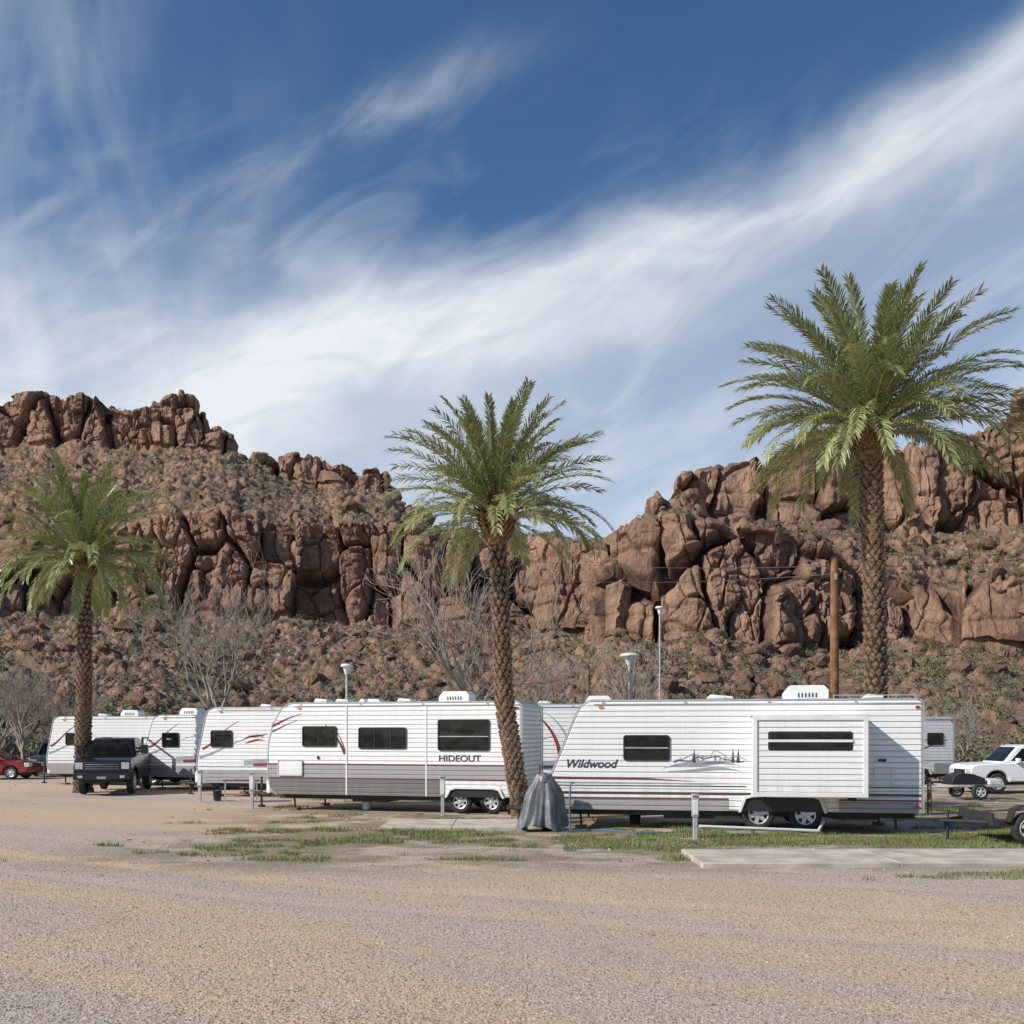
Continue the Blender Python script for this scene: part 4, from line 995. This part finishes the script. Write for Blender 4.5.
def wire(name,p,q,sag,r_=.012):
    root=empty(name,p); mb=MB(); pts=[]
    for i in range(25):
        t=i/24; v=Vector(q)*t-Vector(p)*t; v.z-=sag*4*t*(1-t); pts.append(v)
    mb.tube(pts,r_,4); mb.build('cable',[M_blk],root)
wire('power_line',(9.8,30.4,7.35),(-6,48,11.5),.5); wire('power_line',(9.8,30.4,7.1),(-6,48,10.6),.6)
wire('power_line',(9.8,30.4,7.35),(30,42,11.3),.6); wire('power_line',(9.8,30.4,7.1),(6.8,46,8.1),.4); wire('power_line',(6.8,46,12.2),(28,60,13),.5)
M_tarp=simple('grey_tarp',(.14,.14,.145),.42,var=.35,scale=5,bump=.6,bscale=7)
nA,nZ=96,30; V=[];F=[]
for j in range(nZ+1):
    t=j/nZ; z=1.24*(1-t)+.05*t; 
    for i in range(nA):
        a=2*math.pi*i/nA; rr=.13+.33*t**.75
        fold=.16*math.sin(a*5+.8*math.sin(3*t))+.09*math.sin(a*11+1.3+1.2*t)+.05*math.sin(a*19+2*t)
        rr*=1+fold*(.25+t)
        sx=1.15+.25*math.exp(-((t-.35)/.2)**2)
        V.append((rr*math.cos(a)*sx-.03*t,rr*math.sin(a)*.9,z+(.07*math.sin(a*3+1)+.04*math.sin(a*8))*t+.07*math.cos(a*2)*(1-t)))
F=[(j*nA+i,j*nA+(i+1)%nA,(j+1)*nA+(i+1)%nA,(j+1)*nA+i) for j in range(nZ) for i in range(nA)]
root=empty('tarp_covered_hitch',(.74,23.2,0)); npmesh('tarp',V,F,[M_tarp],smooth=True,parent=root)
mb=MB(); mb.lathe((.0,0,1.12),[(.17,0),(.15,.12),(.08,.19),(.001,.22)],16,1,axis='z'); mb.cyl((.0,0,0),(.0,0,1.25),.05,n=8)
mb.build('hitch_jack',[M_frame,M_tarp],root,smooth=True)
M_blue=simple('blue_hose',(.05,.17,.32),.5)
root=empty('water_hose',(1.32,22.6,0)); mb=MB()
mb.tube([(0,0,0),(-.02,0,.5),(0,0,1.05),(.03,.1,1.12),(.1,.3,1.1)],.02,8)
pts=[]
for i in range(60):
    t=i/59; pts.append((t*3.4-.1,.25*math.sin(t*9)-.15*t,.02+.01*math.sin(t*5)))
mb.tube(pts,.014,6); mb.build('hose',[M_blue],root,smooth=True)
root=empty('sewer_pipe',(4.1,21.9,0)); mb=MB(); mb.cyl((0,0,.20),(2.7,.3,.07),.035,n=10); mb.cyl((2.7,.3,.07),(3.0,.9,.22),.035,n=10); 
for q in(.2,1.2,2.2): mb.box(q-.03,q+.03,-.08+q*.09,.08+q*.09,-.02,.155-q*.045,1)
mb.build('pipe',[M_trim,M_wood],root)
root=empty('utility_trailer',(9.55,21.1,0),math.radians(-3)); mb=MB()
mb.box(.25,4.0,-.85,.85,.44,.50,1); 
for yy in(-.9,.84): mb.box(.2,4.05,yy,yy+.06,.36,.50,0)
mb.box(.2,.26,-.84,.84,.36,.62,0); mb.cyl((.2,-.7,.42),(-.55,0,.40),.035,n=6); mb.cyl((.2,.7,.42),(-.55,0,.40),.035,n=6); mb.cyl((-.35,0,.0),(-.35,0,.62),.03,n=8); mb.box(-.7,-.5,-.05,.05,.36,.44,0)
mb.prism([(.43,.46),(.51,.72),(.68,.80),(1.03,.80),(1.20,.72),(1.28,.46),(1.23,.46),(1.15,.69),(1.01,.76),(.70,.76),(.56,.69),(.48,.46)],-1.14,-.92,0)
mb.build('frame',[M_frame,M_wood],root,bevel=.006)
mb=MB(); wheel(mb,(.85,-1.02,.33),.33,.2,0,1,5); mb.build('wheels',[M_rub,M_rimw,M_blk],root,smooth=True)
root=empty('boat_trailer',(14.9,34.6,0),math.radians(4)); mb=MB()
for yy in(-.6,.6): mb.box(0,1.9,yy-.04,yy+.04,.42,.5,0)
for xx in(.1,1.0,1.8): mb.box(xx,xx+.08,-.6,.6,.42,.49,0)
mb.cyl((0,-.6,.45),(-1.0,0,.42),.04,n=6); mb.cyl((0,.6,.45),(-1.0,0,.42),.04,n=6); mb.cyl((-.8,0,0),(-.8,0,.8),.04,n=8)
mb.prism([(.1,.5),(.2,.78),(.5,.9),(.9,.86),(1.3,.72),(1.35,.5)],-.4,.3,1); mb.prism([(1.4,.5),(1.4,.66),(1.8,.7),(1.85,.5)],-.5,.4,2)
mb.build('frame',[M_galv,M_blk,M_fib],root,bevel=.02)
mb=MB(); wheel(mb,(.9,-.78,.27),.27,.18,0,1,5); wheel(mb,(.9,.78,.27),.27,.18,0,1,5); mb.build('wheels',[M_rub,M_rimw,M_blk],root,smooth=True)
def bucket(x,y,mat,s_=1.):
    root=empty('bucket',(x,y,0)); mb=MB(); mb.lathe((0,0,0),[(.001,0),(.12*s_,0),(.15*s_,.32*s_),(.16*s_,.33*s_),(.14*s_,.31*s_),(.11*s_,.02)],16,0,axis='z'); mb.build('pail',[mat],root,smooth=True)
bucket(3.0,24.4,M_blk); bucket(-4.3,29.6,M_trim); bucket(10.1,23.1,M_blue,.8); bucket(-9.9,33.6,M_blk)
def camp_table(x,y,rz):
    root=empty('camp_table',(x,y,0),rz); mb=MB(); mb.box(-.6,.6,-.3,.3,.68,.72,0)
    for a in(-.52,.52):
        for b_ in(-.24,.24): mb.cyl((a,b_,0),(a*.95,b_,.68),.018,n=6,m=1)
    mb.build('table',[M_wood,M_alu],root)
camp_table(-9.0,33.2,.3); camp_table(12.9,37.2,-.2)
print('done')
